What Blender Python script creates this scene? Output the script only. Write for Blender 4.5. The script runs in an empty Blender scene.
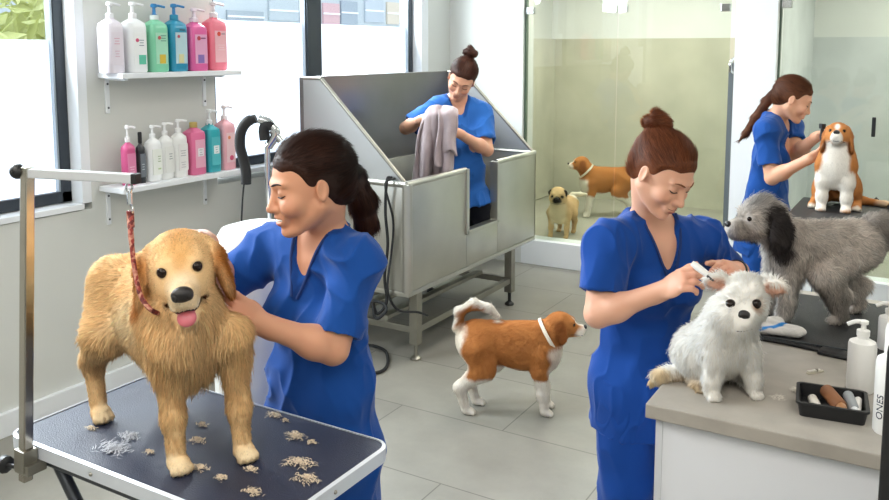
import bpy, bmesh, math, random
import numpy as np
from mathutils import Vector, Matrix
PI = math.pi
scene = bpy.context.scene
COL = scene.collection
rng = np.random.default_rng(7)
random.seed(7)

# ---------------------------------------------------------------- camera
CAM_H = 1.9
YAW = math.radians(30.7); PITCH = math.radians(6.5)
FPX, PCX, PCY = 838.0, 444.5, 145.0
aF = np.array([-math.sin(YAW), math.cos(YAW), 0.0])      # horizontal viewing direction
aR = np.array([math.cos(YAW), math.sin(YAW), 0.0])       # to the right of it
aZ = np.array([0.0, 0.0, 1.0])
_D = aF*math.cos(PITCH) - aZ*math.sin(PITCH)
_U = aF*math.sin(PITCH) + aZ*math.cos(PITCH)
_C = np.array([0.0, 0.0, CAM_H])
def _ray(px, py): return aR*(px-PCX)/FPX - _U*(py-PCY)/FPX + _D
def at(px, py, d):
    """measured point at horizontal distance d"""
    r = _ray(px, py); return _C + r*d/(r @ aF)
def atz(px, py, z):
    r = _ray(px, py); return _C + r*(z-CAM_H)/r[2]
def atx(px, py, x):
    r = _ray(px, py); return _C + r*x/r[0]
def aty(px, py, y):
    r = _ray(px, py); return _C + r*y/r[1]
cam_d = bpy.data.cameras.new('camera'); cam = bpy.data.objects.new('camera', cam_d); COL.objects.link(cam)
cam_d.sensor_width = 36.0; cam_d.lens = 36.0*FPX/889.0; cam_d.shift_y = (PCY-250.0)/889.0
cam_d.clip_start = 0.05; cam_d.clip_end = 200
cam.location = (0, 0, CAM_H); cam.rotation_euler = (PI/2-PITCH, 0, YAW)
scene.camera = cam

# ---------------------------------------------------------------- colours / materials
def lin(c):
    if isinstance(c, str):
        c = c.lstrip('#'); c = [int(c[i:i+2], 16)/255 for i in (0, 2, 4)]
    return tuple((x/12.92 if x <= 0.04045 else ((x+0.055)/1.055)**2.4) for x in c[:3])
MATS = {}
def mat(name, color='#ffffff', rough=0.5, metal=0.0, spec=0.5, bump=None, var=None, sss=0.0, emit=None, aniso=None, coat=0.0, sheen=0.0, alpha=None, trans=0.0, attr=False, subs_col=None):
    """bump=(scale, strength[, stretch]); var=(scale, amount)"""
    if name in MATS: return MATS[name]
    m = bpy.data.materials.new(name); m.use_nodes = True
    nt = m.node_tree; N = nt.nodes; Lk = nt.links
    b = N['Principled BSDF']
    b.inputs['Base Color'].default_value = (*lin(color), 1)
    b.inputs['Roughness'].default_value = rough; b.inputs['Metallic'].default_value = metal
    b.inputs['Specular IOR Level'].default_value = spec
    if coat: b.inputs['Coat Weight'].default_value = coat
    if sheen: b.inputs['Sheen Weight'].default_value = sheen; b.inputs['Sheen Roughness'].default_value = 0.4
    if sss:
        b.inputs['Subsurface Weight'].default_value = sss; b.inputs['Subsurface Radius'].default_value = (1.0, .35, .2); b.inputs['Subsurface Scale'].default_value = 0.006
    if trans: b.inputs['Transmission Weight'].default_value = trans
    if alpha is not None: b.inputs['Alpha'].default_value = alpha
    if emit:
        b.inputs['Emission Color'].default_value = (*lin(emit[0]), 1); b.inputs['Emission Strength'].default_value = emit[1]
    tc = N.new('ShaderNodeTexCoord')
    if attr:
        at_ = N.new('ShaderNodeAttribute'); at_.attribute_name = 'Col'
        Lk.new(at_.outputs['Color'], b.inputs['Base Color'])
        colsock = at_.outputs['Color']
    else: colsock = None
    if var:
        nz = N.new('ShaderNodeTexNoise'); nz.inputs['Scale'].default_value = var[0]; nz.inputs['Detail'].default_value = 4
        Lk.new(tc.outputs['Object'], nz.inputs['Vector'])
        mr = N.new('ShaderNodeMapRange'); mr.inputs[1].default_value = .3; mr.inputs[2].default_value = .7
        mr.inputs[3].default_value = 1-var[1]; mr.inputs[4].default_value = 1+var[1]*.6
        Lk.new(nz.outputs['Fac'], mr.inputs[0])
        mx = N.new('ShaderNodeMix'); mx.data_type = 'RGBA'; mx.blend_type = 'MULTIPLY'; mx.inputs[0].default_value = 1
        if colsock: Lk.new(colsock, mx.inputs[6])
        else: mx.inputs[6].default_value = (*lin(color), 1)
        Lk.new(mr.outputs[0], mx.inputs[7]); Lk.new(mx.outputs[2], b.inputs['Base Color'])
    if bump:
        nz = N.new('ShaderNodeTexNoise'); nz.inputs['Scale'].default_value = bump[0]; nz.inputs['Detail'].default_value = 3
        if len(bump) > 2:
            mp = N.new('ShaderNodeMapping'); mp.inputs['Scale'].default_value = bump[2]
            Lk.new(tc.outputs['Object'], mp.inputs['Vector']); Lk.new(mp.outputs[0], nz.inputs['Vector'])
        else: Lk.new(tc.outputs['Object'], nz.inputs['Vector'])
        bp = N.new('ShaderNodeBump'); bp.inputs['Strength'].default_value = bump[1]; bp.inputs['Distance'].default_value = 0.01
        Lk.new(nz.outputs['Fac'], bp.inputs['Height']); Lk.new(bp.outputs[0], b.inputs['Normal'])
    MATS[name] = m
    return m
def fur_mat(name, rough=0.75):
    """strand material: colour and coat normal come from the strand's own attributes"""
    if name in MATS: return MATS[name]
    m = mat(name, rough=rough, attr=True, spec=0.25, sheen=0.0)
    N = m.node_tree.nodes; Lk = m.node_tree.links
    a = N.new('ShaderNodeAttribute'); a.attribute_name = 'nrm'
    vt = N.new('ShaderNodeVectorTransform'); vt.vector_type = 'NORMAL'; vt.convert_from = 'OBJECT'; vt.convert_to = 'WORLD'
    Lk.new(a.outputs['Vector'], vt.inputs[0]); Lk.new(vt.outputs[0], N['Principled BSDF'].inputs['Normal'])
    tr = N.new('ShaderNodeBsdfTranslucent'); mx = N.new('ShaderNodeMixShader'); mx.inputs[0].default_value = .38      # hair lets light through
    Lk.new(m.node_tree.nodes['Attribute'].outputs['Color'], tr.inputs['Color'])
    Lk.new(N['Principled BSDF'].outputs[0], mx.inputs[1]); Lk.new(tr.outputs[0], mx.inputs[2]); Lk.new(mx.outputs[0], N['Material Output'].inputs[0])
    return m

# ---------------------------------------------------------------- object helpers
def link(o, parent=None):
    COL.objects.link(o)
    if parent is not None: o.parent = parent
    return o
def wloc(o):
    p = np.zeros(3)
    while o is not None:
        p = p + np.array(o.location); o = o.parent
    return p
def tag(o, label=None, cat=None, group=None, kind=None):
    if label: o['label'] = label
    if cat: o['category'] = cat
    if group: o['group'] = group
    if kind: o['kind'] = kind
    return o
def thing(name, loc, label, cat, group=None):
    o = bpy.data.objects.new(name, None); o.empty_display_size = .05
    o.location = tuple(float(v) for v in loc); link(o); return tag(o, label, cat, group)
def arr_obj(name, V, Fq, m, parent=None, smooth=True, cols=None, nrm=None, loc=None):
    """mesh object from numpy arrays given in WORLD coordinates (unless loc says otherwise)"""
    V = np.asarray(V, dtype=np.float64)
    base = wloc(parent) if parent is not None else (np.array(loc) if loc is not None else np.zeros(3))
    me = bpy.data.meshes.new(name)
    Vl = (V-base).astype(np.float32)
    if isinstance(Fq, np.ndarray):
        nf, k = Fq.shape
        me.vertices.add(len(Vl)); me.vertices.foreach_set('co', Vl.ravel())
        me.loops.add(nf*k); me.loops.foreach_set('vertex_index', Fq.astype(np.int32).ravel())
        me.polygons.add(nf); me.polygons.foreach_set('loop_start', np.arange(0, nf*k, k, dtype=np.int32))
        me.update(calc_edges=True)
    else:
        me.from_pydata([tuple(v) for v in Vl], [], [tuple(int(i) for i in f) for f in Fq])
    if cols is not None:
        a = me.attributes.new('Col', 'FLOAT_COLOR', 'POINT')
        c4 = np.ones((len(Vl), 4), np.float32); c4[:, :3] = cols; a.data.foreach_set('color', c4.ravel())
    if nrm is not None:
        a = me.attributes.new('nrm', 'FLOAT_VECTOR', 'POINT'); a.data.foreach_set('vector', np.asarray(nrm, np.float32).ravel())
    if smooth: me.polygons.foreach_set('use_smooth', np.ones(len(me.polygons), bool))
    me.materials.append(m)
    o = bpy.data.objects.new(name, me)
    if parent is None and loc is not None: o.location = tuple(float(v) for v in loc)
    return link(o, parent)
class MB:
    """collects simple shapes into one mesh"""
    def __init__(s): s.v = []; s.f = []
    def add(s, V, Fs):
        n = len(s.v); s.v += [np.array(v, float) for v in V]; s.f += [tuple(i+n for i in f) for f in Fs]; return s
    def box(s, lo, hi, bev=0.0, M=None, o=(0, 0, 0)):
        lo = np.array(lo, float); hi = np.array(hi, float)
        bm = bmesh.new(); bmesh.ops.create_cube(bm, size=1.0)
        for v in bm.verts: v.co = Vector((lo+hi)/2 + np.array(v.co)*(hi-lo))
        if bev > 0: bmesh.ops.bevel(bm, geom=bm.edges[:], offset=bev, segments=2, affect='EDGES', profile=.6)
        s._bm(bm, M, o); return s
    def _bm(s, bm, M=None, o=(0, 0, 0)):
        bm.verts.ensure_lookup_table(); bm.verts.index_update()
        V = [np.array(v.co) for v in bm.verts]
        if M is not None: V = [np.array(M) @ v for v in V]
        V = [v+np.array(o, float) for v in V]
        s.add(V, [tuple(v.index for v in f.verts) for f in bm.faces]); bm.free()
    def tube(s, pts, r, n=10, cap=True):
        pts = [np.array(p, float) for p in pts]; rr = r if hasattr(r, '__len__') else [r]*len(pts)
        t0 = pts[1]-pts[0]; t0 = t0/np.linalg.norm(t0)
        up = np.array([0, 0, 1.]) if abs(t0[2]) < .9 else np.array([1., 0, 0])
        u = np.cross(t0, up); u /= np.linalg.norm(u); V = []; Fs = []
        for i, p in enumerate(pts):
            t = (pts[min(i+1, len(pts)-1)]-pts[max(i-1, 0)]); t = t/(np.linalg.norm(t)+1e-12)
            u = u-t*(u@t); u /= np.linalg.norm(u); w = np.cross(t, u)
            for k in range(n):
                a = 2*PI*k/n; V.append(p+rr[i]*(math.cos(a)*u+math.sin(a)*w))
        for i in range(len(pts)-1):
            for k in range(n): Fs.append((i*n+k, i*n+(k+1) % n, (i+1)*n+(k+1) % n, (i+1)*n+k))
        if cap: Fs.append(tuple(range(n-1, -1, -1))); Fs.append(tuple((len(pts)-1)*n+k for k in range(n)))
        s.add(V, Fs); return s
    def lathe(s, prof, c=(0, 0, 0), n=20, sx=1.0, sy=1.0, sq=0.0, M=None):
        """prof: (r, z) pairs; sq squares the section off"""
        V = []; Fs = []
        for r, z in prof:
            for k in range(n):
                a = 2*PI*k/n; ca, sa = math.cos(a), math.sin(a)
                q = 1.0
                if sq: q = 1.0/((abs(ca)**(2+sq)+abs(sa)**(2+sq))**(1/(2+sq)))
                p = np.array([r*q*ca*sx, r*q*sa*sy, z])
                V.append((np.array(M) @ p if M is not None else p)+np.array(c, float))
        for i in range(len(prof)-1):
            for k in range(n): Fs.append((i*n+k, i*n+(k+1) % n, (i+1)*n+(k+1) % n, (i+1)*n+k))
        Fs.append(tuple(range(n-1, -1, -1))); Fs.append(tuple((len(prof)-1)*n+k for k in range(n)))
        s.add(V, Fs); return s
    def prism(s, poly, z0, z1, bev=0.0, f=None):
        """polygon extruded along z; f maps (x,y,z) to world"""
        bm = bmesh.new(); vs = [bm.verts.new((p[0], p[1], z0)) for p in poly]
        fc = bm.faces.new(vs); r = bmesh.ops.extrude_face_region(bm, geom=[fc])
        for v in r['geom']:
            if isinstance(v, bmesh.types.BMVert): v.co.z = z1
        if bev: bmesh.ops.bevel(bm, geom=bm.edges[:], offset=bev, segments=2, affect='EDGES')
        bmesh.ops.recalc_face_normals(bm, faces=bm.faces[:])
        if f:
            for v in bm.verts: v.co = Vector(f(*v.co))
            bmesh.ops.recalc_face_normals(bm, faces=bm.faces[:])
        s._bm(bm); return s
    def sphere(s, c, r, M=None, n=12):
        bm = bmesh.new(); bmesh.ops.create_uvsphere(bm, u_segments=n*2, v_segments=n, radius=1)
        rr = np.array(r if hasattr(r, '__len__') else [r]*3, float)
        for v in bm.verts: v.co = Vector(np.array(v.co)*rr)
        s._bm(bm, M, c); return s
    def build(s, name, m, parent=None, smooth=False, loc=None):
        o = arr_obj(name, np.array(s.v), s.f, m, parent, smooth=False, loc=loc)
        if smooth:
            me = o.data; me.polygons.foreach_set('use_smooth', np.ones(len(me.polygons), bool))
            try: me.set_sharp_from_angle(angle=math.radians(40))
            except Exception: pass
        return o
def struct(name, mb, m, parent=None):
    o = mb.build(name, m, parent)
    if parent is None: o['kind'] = 'structure'
    return o
def bez(pts, n=8):
    """smooth curve through points (Catmull-Rom)"""
    P_ = [np.array(p, float) for p in pts]; P_ = [2*P_[0]-P_[1]]+P_+[2*P_[-1]-P_[-2]]; out = []
    for i in range(1, len(P_)-2):
        for k in range(n):
            t = k/n; a, b, c, d = P_[i-1], P_[i], P_[i+1], P_[i+2]
            out.append(.5*((2*b)+(c-a)*t+(2*a-5*b+4*c-d)*t*t+(3*b-a-3*c+d)*t**3))
    out.append(P_[-2]); return out

# ---------------------------------------------------------------- noise
def _hash(ix, iy, iz):
    h = (ix*374761393 + iy*668265263 + iz*1440662683) & 0xffffffff
    h = ((h ^ (h >> 13))*1274126177) & 0xffffffff
    return ((h ^ (h >> 16)) & 0xffff)/65535.0
def vnoise(p, scale=1.0):
    q = np.asarray(p)*scale; i = np.floor(q).astype(np.int64); f = q-i; f = f*f*(3-2*f); r = 0
    for dx in (0, 1):
        for dy in (0, 1):
            for dz in (0, 1):
                w = (f[:, 0] if dx else 1-f[:, 0])*(f[:, 1] if dy else 1-f[:, 1])*(f[:, 2] if dz else 1-f[:, 2])
                r = r+w*_hash(i[:, 0]+dx, i[:, 1]+dy, i[:, 2]+dz)
    return r*2-1

# ---------------------------------------------------------------- body modelling: smooth field of tapered limbs -> one surface
class Fr:
    """local frame: origin o, columns of M are its axes, s its unit"""
    def __init__(self, o=(0, 0, 0), M=None, s=1.0):
        self.o = np.array(o, float); self.M = np.eye(3) if M is None else np.array(M, float); self.s = s
    def p(self, q): return self.o+self.M @ (np.array(q, float)*self.s)
    def d(self, q): return self.M @ np.array(q, float)
    def sub(self, o, M=None, s=1.0): return Fr(self.p(o), self.M @ (np.eye(3) if M is None else np.array(M)), self.s*s)
def rot(ax, deg):
    return np.array(Matrix.Rotation(math.radians(deg), 3, ax))
def axes(fwd, up):
    """frame matrix with x along fwd and z near up"""
    x = np.array(fwd, float); x /= np.linalg.norm(x); y = np.cross(up, x); y /= np.linalg.norm(y); return np.stack([x, y, np.cross(x, y)], 1)
class Body:
    def __init__(s, fr=None): s.ops = []; s.fr = fr or Fr()
    def cone(s, a, b, ra, rb=None, k=.02, op='+', g=None):
        f = s.fr; s.ops.append(('c', f.p(a), f.p(b), ra*f.s, (ra if rb is None else rb)*f.s, k*f.s, op, g)); return s
    def chain(s, pts, rs, k=.02, op='+', g=None):
        for i in range(len(pts)-1): s.cone(pts[i], pts[i+1], rs[i], rs[i+1], k, op, g)
        return s
    def ell(s, c, r, M=None, k=.02, op='+', g=None):
        f = s.fr; Mw = f.M @ (np.eye(3) if M is None else np.array(M)); s.ops.append(('e', f.p(c), Mw, np.array(r, float)*f.s, 0, k*f.s, op, g)); return s
    def sleeve(s, a, b, ra, rb, c, n, k=.03):
        """tapered limb that ends flat at c, facing n"""
        s.ops.append(('s', np.array(a, float), np.array(b, float), ra, rb, k, '+', None, np.array(c, float), np.array(n, float))); return s
    def plane(s, p, n, k=.006, reg=None):
        """cut away everything on the side n points to, within reg=(centre, radius)"""
        f = s.fr; n = f.d(n); s.ops.append(('p', f.p(p), n/np.linalg.norm(n), None if reg is None else (f.p(reg[0]), reg[1]*f.s), 0, k*f.s, '-', None)); return s
    def grow(s, t, sel=None):
        b = Body(s.fr)
        for o in s.ops:
            if sel is not None and o[7] not in sel: continue
            o = list(o)
            if o[0] == 'c': o[3] += t; o[4] += t
            elif o[0] == 'e': o[3] = o[3]+t
            b.ops.append(tuple(o))
        return b
    @staticmethod
    def _dist(o, X):
        if o[0] == 's':
            d = Body._dist(('c',)+o[1:], X); c, n = o[8], o[9]
            return np.maximum(d, (X[0]-c[0])*n[0]+(X[1]-c[1])*n[1]+(X[2]-c[2])*n[2])
        if o[0] == 'c':
            a, b, ra, rb = o[1], o[2], o[3], o[4]; ba = b-a; L2 = max(float(ba @ ba), 1e-12)
            pa = [X[i]-a[i] for i in range(3)]
            t = np.clip((pa[0]*ba[0]+pa[1]*ba[1]+pa[2]*ba[2])/L2, 0, 1)
            d2 = (pa[0]-t*ba[0])**2+(pa[1]-t*ba[1])**2+(pa[2]-t*ba[2])**2
            return np.sqrt(d2)-(ra+(rb-ra)*t)
        if o[0] == 'e':
            M, r = o[2], o[3]; pa = [X[i]-o[1][i] for i in range(3)]
            q = [pa[0]*M[0, j]+pa[1]*M[1, j]+pa[2]*M[2, j] for j in range(3)]
            k0 = np.sqrt((q[0]/r[0])**2+(q[1]/r[1])**2+(q[2]/r[2])**2)
            k1 = np.sqrt((q[0]/r[0]**2)**2+(q[1]/r[1]**2)**2+(q[2]/r[2]**2)**2)+1e-9
            return k0*(k0-1)/k1
        if o[0] == 'p':
            d = (X[0]-o[1][0])*o[2][0]+(X[1]-o[1][1])*o[2][1]+(X[2]-o[1][2])*o[2][2]
            if o[3] is not None:
                rr = np.sqrt(sum((X[i]-o[3][0][i])**2 for i in range(3)))-o[3][1]
                d = np.minimum(d, -rr)
            return -d
    def bbox(s):
        lo = np.full(3, 1e9); hi = -lo
        for o in s.ops:
            if o[6] != '+': continue
            l, h = s._bb(o); lo = np.minimum(lo, l); hi = np.maximum(hi, h)
        return lo, hi
    @staticmethod
    def _bb(o):
        if o[0] in 'cs':
            r = max(o[3], o[4]); return np.minimum(o[1], o[2])-r, np.maximum(o[1], o[2])+r
        e = np.abs(o[2]) @ o[3]; return o[1]-e, o[1]+e
    def field(s, vox):
        lo, hi = s.bbox(); lo = lo-4*vox; hi = hi+4*vox
        n = np.ceil((hi-lo)/vox).astype(int)+1
        G = np.full(n, .5, np.float32); s.lo = lo; s.vox = vox
        ax = [lo[i]+vox*np.arange(n[i]) for i in range(3)]
        for o in s.ops:
            k = max(o[5], 1e-6)
            if o[0] == 'p':
                if o[3] is None: i0 = np.zeros(3, int); i1 = n
                else:
                    i0 = np.clip(np.floor((o[3][0]-o[3][1]-lo)/vox).astype(int), 0, n); i1 = np.clip(np.ceil((o[3][0]+o[3][1]-lo)/vox).astype(int)+1, 0, n)
            else:
                l, h = s._bb(o); pad = k+5*vox
                i0 = np.clip(np.floor((l-pad-lo)/vox).astype(int), 0, n); i1 = np.clip(np.ceil((h+pad-lo)/vox).astype(int)+1, 0, n)
            if np.any(i1 <= i0): continue
            sl = tuple(slice(i0[j], i1[j]) for j in range(3))
            X = (ax[0][sl[0]][:, None, None], ax[1][sl[1]][None, :, None], ax[2][sl[2]][None, None, :])
            d = s._dist(o, X).astype(np.float32); a = G[sl]
            if o[6] == '+':
                hh = np.maximum(k-np.abs(a-d), 0)/k; G[sl] = np.minimum(a, d)-hh*hh*k*.25
            else:
                d = -d; hh = np.maximum(k-np.abs(a-d), 0)/k; G[sl] = np.maximum(a, d)+hh*hh*k*.25
        s.G = G
        return G
    def sample(s, Pw):
        q = (np.asarray(Pw)-s.lo)/s.vox; n = np.array(s.G.shape); q = np.clip(q, 0, n-1.001); i = np.floor(q).astype(int); f = q-i; r = 0
        for dx in (0, 1):
            for dy in (0, 1):
                for dz in (0, 1):
                    w = (f[:, 0] if dx else 1-f[:, 0])*(f[:, 1] if dy else 1-f[:, 1])*(f[:, 2] if dz else 1-f[:, 2])
                    r = r+w*s.G[i[:, 0]+dx, i[:, 1]+dy, i[:, 2]+dz]
        return r
    def snap(s, p, d, far=.06, n=160):
        """first surface hit marching from p+d*far back along -d (world)"""
        p = np.array(p, float); d = np.array(d, float)/np.linalg.norm(d)
        t = np.linspace(far, -far, n); v = s.sample(p[None]+t[:, None]*d)
        i = np.argmax(v < 0)
        return p+d*t[i]
    def mesh(s, vox, smooth=1, cap=None):
        G = s.field(vox)
        if cap is not None: G = s.G = cap(s, G)
        V, Q = nets(G, s.lo, vox)
        for _ in range(smooth): V = relax(V, Q, .5)
        return V, Q
def nets(G, lo, vox):
    ins = G < 0
    n = G.shape
    c = np.zeros((n[0]-1, n[1]-1, n[2]-1), np.uint8)
    for dx in (0, 1):
        for dy in (0, 1):
            for dz in (0, 1): c += ins[dx:n[0]-1+dx, dy:n[1]-1+dy, dz:n[2]-1+dz]
    act = (c > 0) & (c < 8); ii = np.argwhere(act)
    idx = np.full(act.shape, -1, np.int32); idx[act] = np.arange(len(ii))
    val = {}
    for dx in (0, 1):
        for dy in (0, 1):
            for dz in (0, 1): val[dx, dy, dz] = G[ii[:, 0]+dx, ii[:, 1]+dy, ii[:, 2]+dz].astype(np.float64)
    acc = np.zeros((len(ii), 3)); cnt = np.zeros(len(ii))
    for a_ in range(3):
        for u in (0, 1):
            for w in (0, 1):
                p0 = [u, w]; p0.insert(a_, 0); p1 = [u, w]; p1.insert(a_, 1)
                v0 = val[tuple(p0)]; v1 = val[tuple(p1)]; m = (v0 < 0) != (v1 < 0)
                t = np.where(m, v0/(v0-v1+1e-20), 0)
                pt = np.tile(np.array(p0, float), (len(ii), 1)); pt[:, a_] = t
                acc[m] += pt[m]; cnt[m] += 1
    V = lo+vox*(ii+acc/cnt[:, None]); Qs = []
    for a_ in range(3):
        s0 = [slice(None)]*3; s1 = [slice(None)]*3; s0[a_] = slice(0, n[a_]-1); s1[a_] = slice(1, n[a_])
        A = ins[tuple(s0)]; B = ins[tuple(s1)]; e = np.argwhere(A != B)
        b_, c_ = (a_+1) % 3, (a_+2) % 3
        e = e[(e[:, b_] > 0) & (e[:, c_] > 0) & (e[:, b_] < n[b_]-1) & (e[:, c_] < n[c_]-1)]
        def cell(db, dc):
            q = e.copy(); q[:, b_] += db; q[:, c_] += dc; return idx[q[:, 0], q[:, 1], q[:, 2]]
        q = np.stack([cell(-1, -1), cell(0, -1), cell(0, 0), cell(-1, 0)], 1)
        flip = ~A[e[:, 0], e[:, 1], e[:, 2]]
        q[flip] = q[flip][:, ::-1]; Qs.append(q)
    return V, np.concatenate(Qs)
def relax(V, Q, w):
    s = np.zeros_like(V); c = np.zeros(len(V))
    for j in range(4):
        a = Q[:, j]; b = Q[:, (j+1) % 4]
        np.add.at(s, a, V[b]); np.add.at(c, a, 1); np.add.at(s, b, V[a]); np.add.at(c, b, 1)
    return V*(1-w)+w*s/np.maximum(c, 1)[:, None]
def vnormals(V, Q):
    n = np.cross(V[Q[:, 2]]-V[Q[:, 0]], V[Q[:, 3]]-V[Q[:, 1]]); N = np.zeros_like(V)
    for j in range(4): np.add.at(N, Q[:, j], n)
    return N/(np.linalg.norm(N, axis=1)[:, None]+1e-12)
def seg_d(V, a, b):
    a = np.array(a, float); b = np.array(b, float); ba = b-a; t = np.clip((V-a) @ ba/max(ba @ ba, 1e-12), 0, 1)
    return np.linalg.norm(V-a-t[:, None]*ba, axis=1)
class Paint:
    """colour patches that belong to the skin or coat itself"""
    def __init__(s, V, base, nz=0.0, nscale=30): s.V = V; s.C = np.tile(np.array(lin(base)), (len(V), 1)); s.nz = nz; s.ns = nscale
    def blob(s, a, b, r, col, soft=.01, nz=None, amt=1.0, mask=None):
        d = seg_d(s.V, a, b)-r; nz = s.nz if nz is None else nz
        if nz: d = d+nz*vnoise(s.V, s.ns)+nz*.5*vnoise(s.V, s.ns*2.7)
        w = np.clip(.5-d/max(soft, 1e-6), 0, 1)*amt
        if mask is not None: w = w*mask
        s.C = s.C*(1-w[:, None])+np.array(lin(col))*w[:, None]; return s
    def where(s, w, col):
        w = np.clip(w, 0, 1); s.C = s.C*(1-w[:, None])+np.array(lin(col))*w[:, None]; return s
def strands(V, Q, C, n, length, width, flow, lift=.35, jit=.25, droop=0.0, seed=1, curl=0.0, shade=.18, mask=None, wavy=0.0):
    """mesh strands rooted on a surface. length: per-vertex array; flow: per-vertex direction"""
    r = np.random.default_rng(seed); N = vnormals(V, Q)
    ar = np.linalg.norm(np.cross(V[Q[:, 2]]-V[Q[:, 0]], V[Q[:, 3]]-V[Q[:, 1]]), axis=1)
    L = np.broadcast_to(np.asarray(length, float), (len(V),)); lq = L[Q[:, 0]]
    w = ar*(lq > 1e-4)
    if mask is not None: w = w*mask[Q[:, 0]]
    fi = r.choice(len(Q), size=n, p=w/w.sum()); uv = r.random((n, 2))
    q = Q[fi]; u = uv[:, :1]; v = uv[:, 1:]
    B = lambda A: (A[q[:, 0]]*(1-u)*(1-v)+A[q[:, 1]]*u*(1-v)+A[q[:, 2]]*u*v+A[q[:, 3]]*(1-u)*v)
    P0 = B(V); n0 = B(N); n0 /= np.linalg.norm(n0, axis=1)[:, None]+1e-9; c0 = B(C); l0 = (L[q[:, 0]]*(.65+.7*r.random(n)))[:, None]
    fl = B(np.broadcast_to(flow, V.shape)); fl = fl-n0*np.sum(fl*n0, 1)[:, None]; fl /= np.linalg.norm(fl, axis=1)[:, None]+1e-9
    cl = np.stack([vnoise(P0, 45), vnoise(P0+7.3, 45), vnoise(P0+15.1, 45)], 1)     # neighbouring strands clump
    d = fl+n0*lift+jit*r.normal(size=(n, 3))+curl*cl; d /= np.linalg.norm(d, axis=1)[:, None]
    g = np.array([0, 0, -1.0]); d2 = d+fl*.35+g*droop-n0*lift*.6+curl*.8*np.roll(cl, 1, 1); d2 /= np.linalg.norm(d2, axis=1)[:, None]
    p1 = P0+d*l0*.5; p2 = p1+d2*l0*.5; P0 = P0-n0*.001
    sd = np.cross(d, n0+.3*r.normal(size=(n, 3))); sd /= np.linalg.norm(sd, axis=1)[:, None]+1e-9
    wd = (width*(.6+.8*r.random(n)))[:, None]
    VV = np.stack([P0-sd*wd, P0+sd*wd, p1-sd*wd*.8, p1+sd*wd*.8, p2], 1).reshape(-1, 3)
    b = np.arange(n)*5
    FF = np.concatenate([np.stack([b, b+1, b+3], 1), np.stack([b, b+3, b+2], 1), np.stack([b+2, b+3, b+4], 1)])
    cc = np.clip(c0*(1+shade*r.normal(size=(n, 1))), 0, 1); nn = n0+.25*d; nn /= np.linalg.norm(nn, axis=1)[:, None]
    return VV, FF, np.repeat(cc, 5, 0), np.repeat(nn, 5, 0)
# ================================================================ SETTING
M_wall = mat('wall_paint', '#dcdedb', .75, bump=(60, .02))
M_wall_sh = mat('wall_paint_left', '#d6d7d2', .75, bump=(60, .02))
M_trim = mat('white_trim', '#eef1f4', .45)
M_frame = mat('anthracite_frame', '#2b323b', .4)
M_alu = mat('grey_aluminium', '#a9b1b8', .35, .8)
M_steel = mat('brushed_steel', '#c6c4bc', .36, 1.0, bump=(40, .06, (1, 1, 18)), var=(2.5, .10))
M_steel_d = mat('frame_steel', '#a09d93', .38, 1.0, var=(6, .12))
M_chrome = mat('chrome', '#d6d9dc', .12, 1.0)
M_black = mat('black_plastic', '#17181b', .45)
M_rubber = mat('black_rubber', '#1d1e20', .7, bump=(200, .15))
M_white = mat('white_plastic', '#f1f1ee', .35)
M_ceil = mat('ceiling_paint', '#f1f0ec', .8)
def glass_mat(name, tint, refl=.06):
    m = bpy.data.materials.new(name); m.use_nodes = True; N = m.node_tree.nodes; Lk = m.node_tree.links; N.clear()
    out = N.new('ShaderNodeOutputMaterial'); t = N.new('ShaderNodeBsdfTransparent'); t.inputs[0].default_value = (*lin(tint), 1)
    g = N.new('ShaderNodeBsdfGlossy'); g.inputs['Roughness'].default_value = .02; g.inputs[0].default_value = (1, 1, 1, 1)
    fr = N.new('ShaderNodeFresnel'); fr.inputs[0].default_value = 1.5
    ge = N.new('ShaderNodeNewGeometry'); mu = N.new('ShaderNodeMath'); mu.operation = 'MULTIPLY'; iv = N.new('ShaderNodeMath'); iv.operation = 'SUBTRACT'; iv.inputs[0].default_value = 1
    Lk.new(ge.outputs['Backfacing'], iv.inputs[1]); Lk.new(fr.outputs[0], mu.inputs[0]); Lk.new(iv.outputs[0], mu.inputs[1])
    mx = N.new('ShaderNodeMixShader'); Lk.new(mu.outputs[0], mx.inputs[0]); Lk.new(t.outputs[0], mx.inputs[1]); Lk.new(g.outputs[0], mx.inputs[2]); Lk.new(mx.outputs[0], out.inputs[0]); return m
M_glass = glass_mat('shower_glass', '#f3f7f1'); M_pane = glass_mat('clear_pane', '#f6fafb')
M_frost = mat('frosted_film', '#dfe8f2', .8, emit=('#dbe9fb', 1.25))
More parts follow.
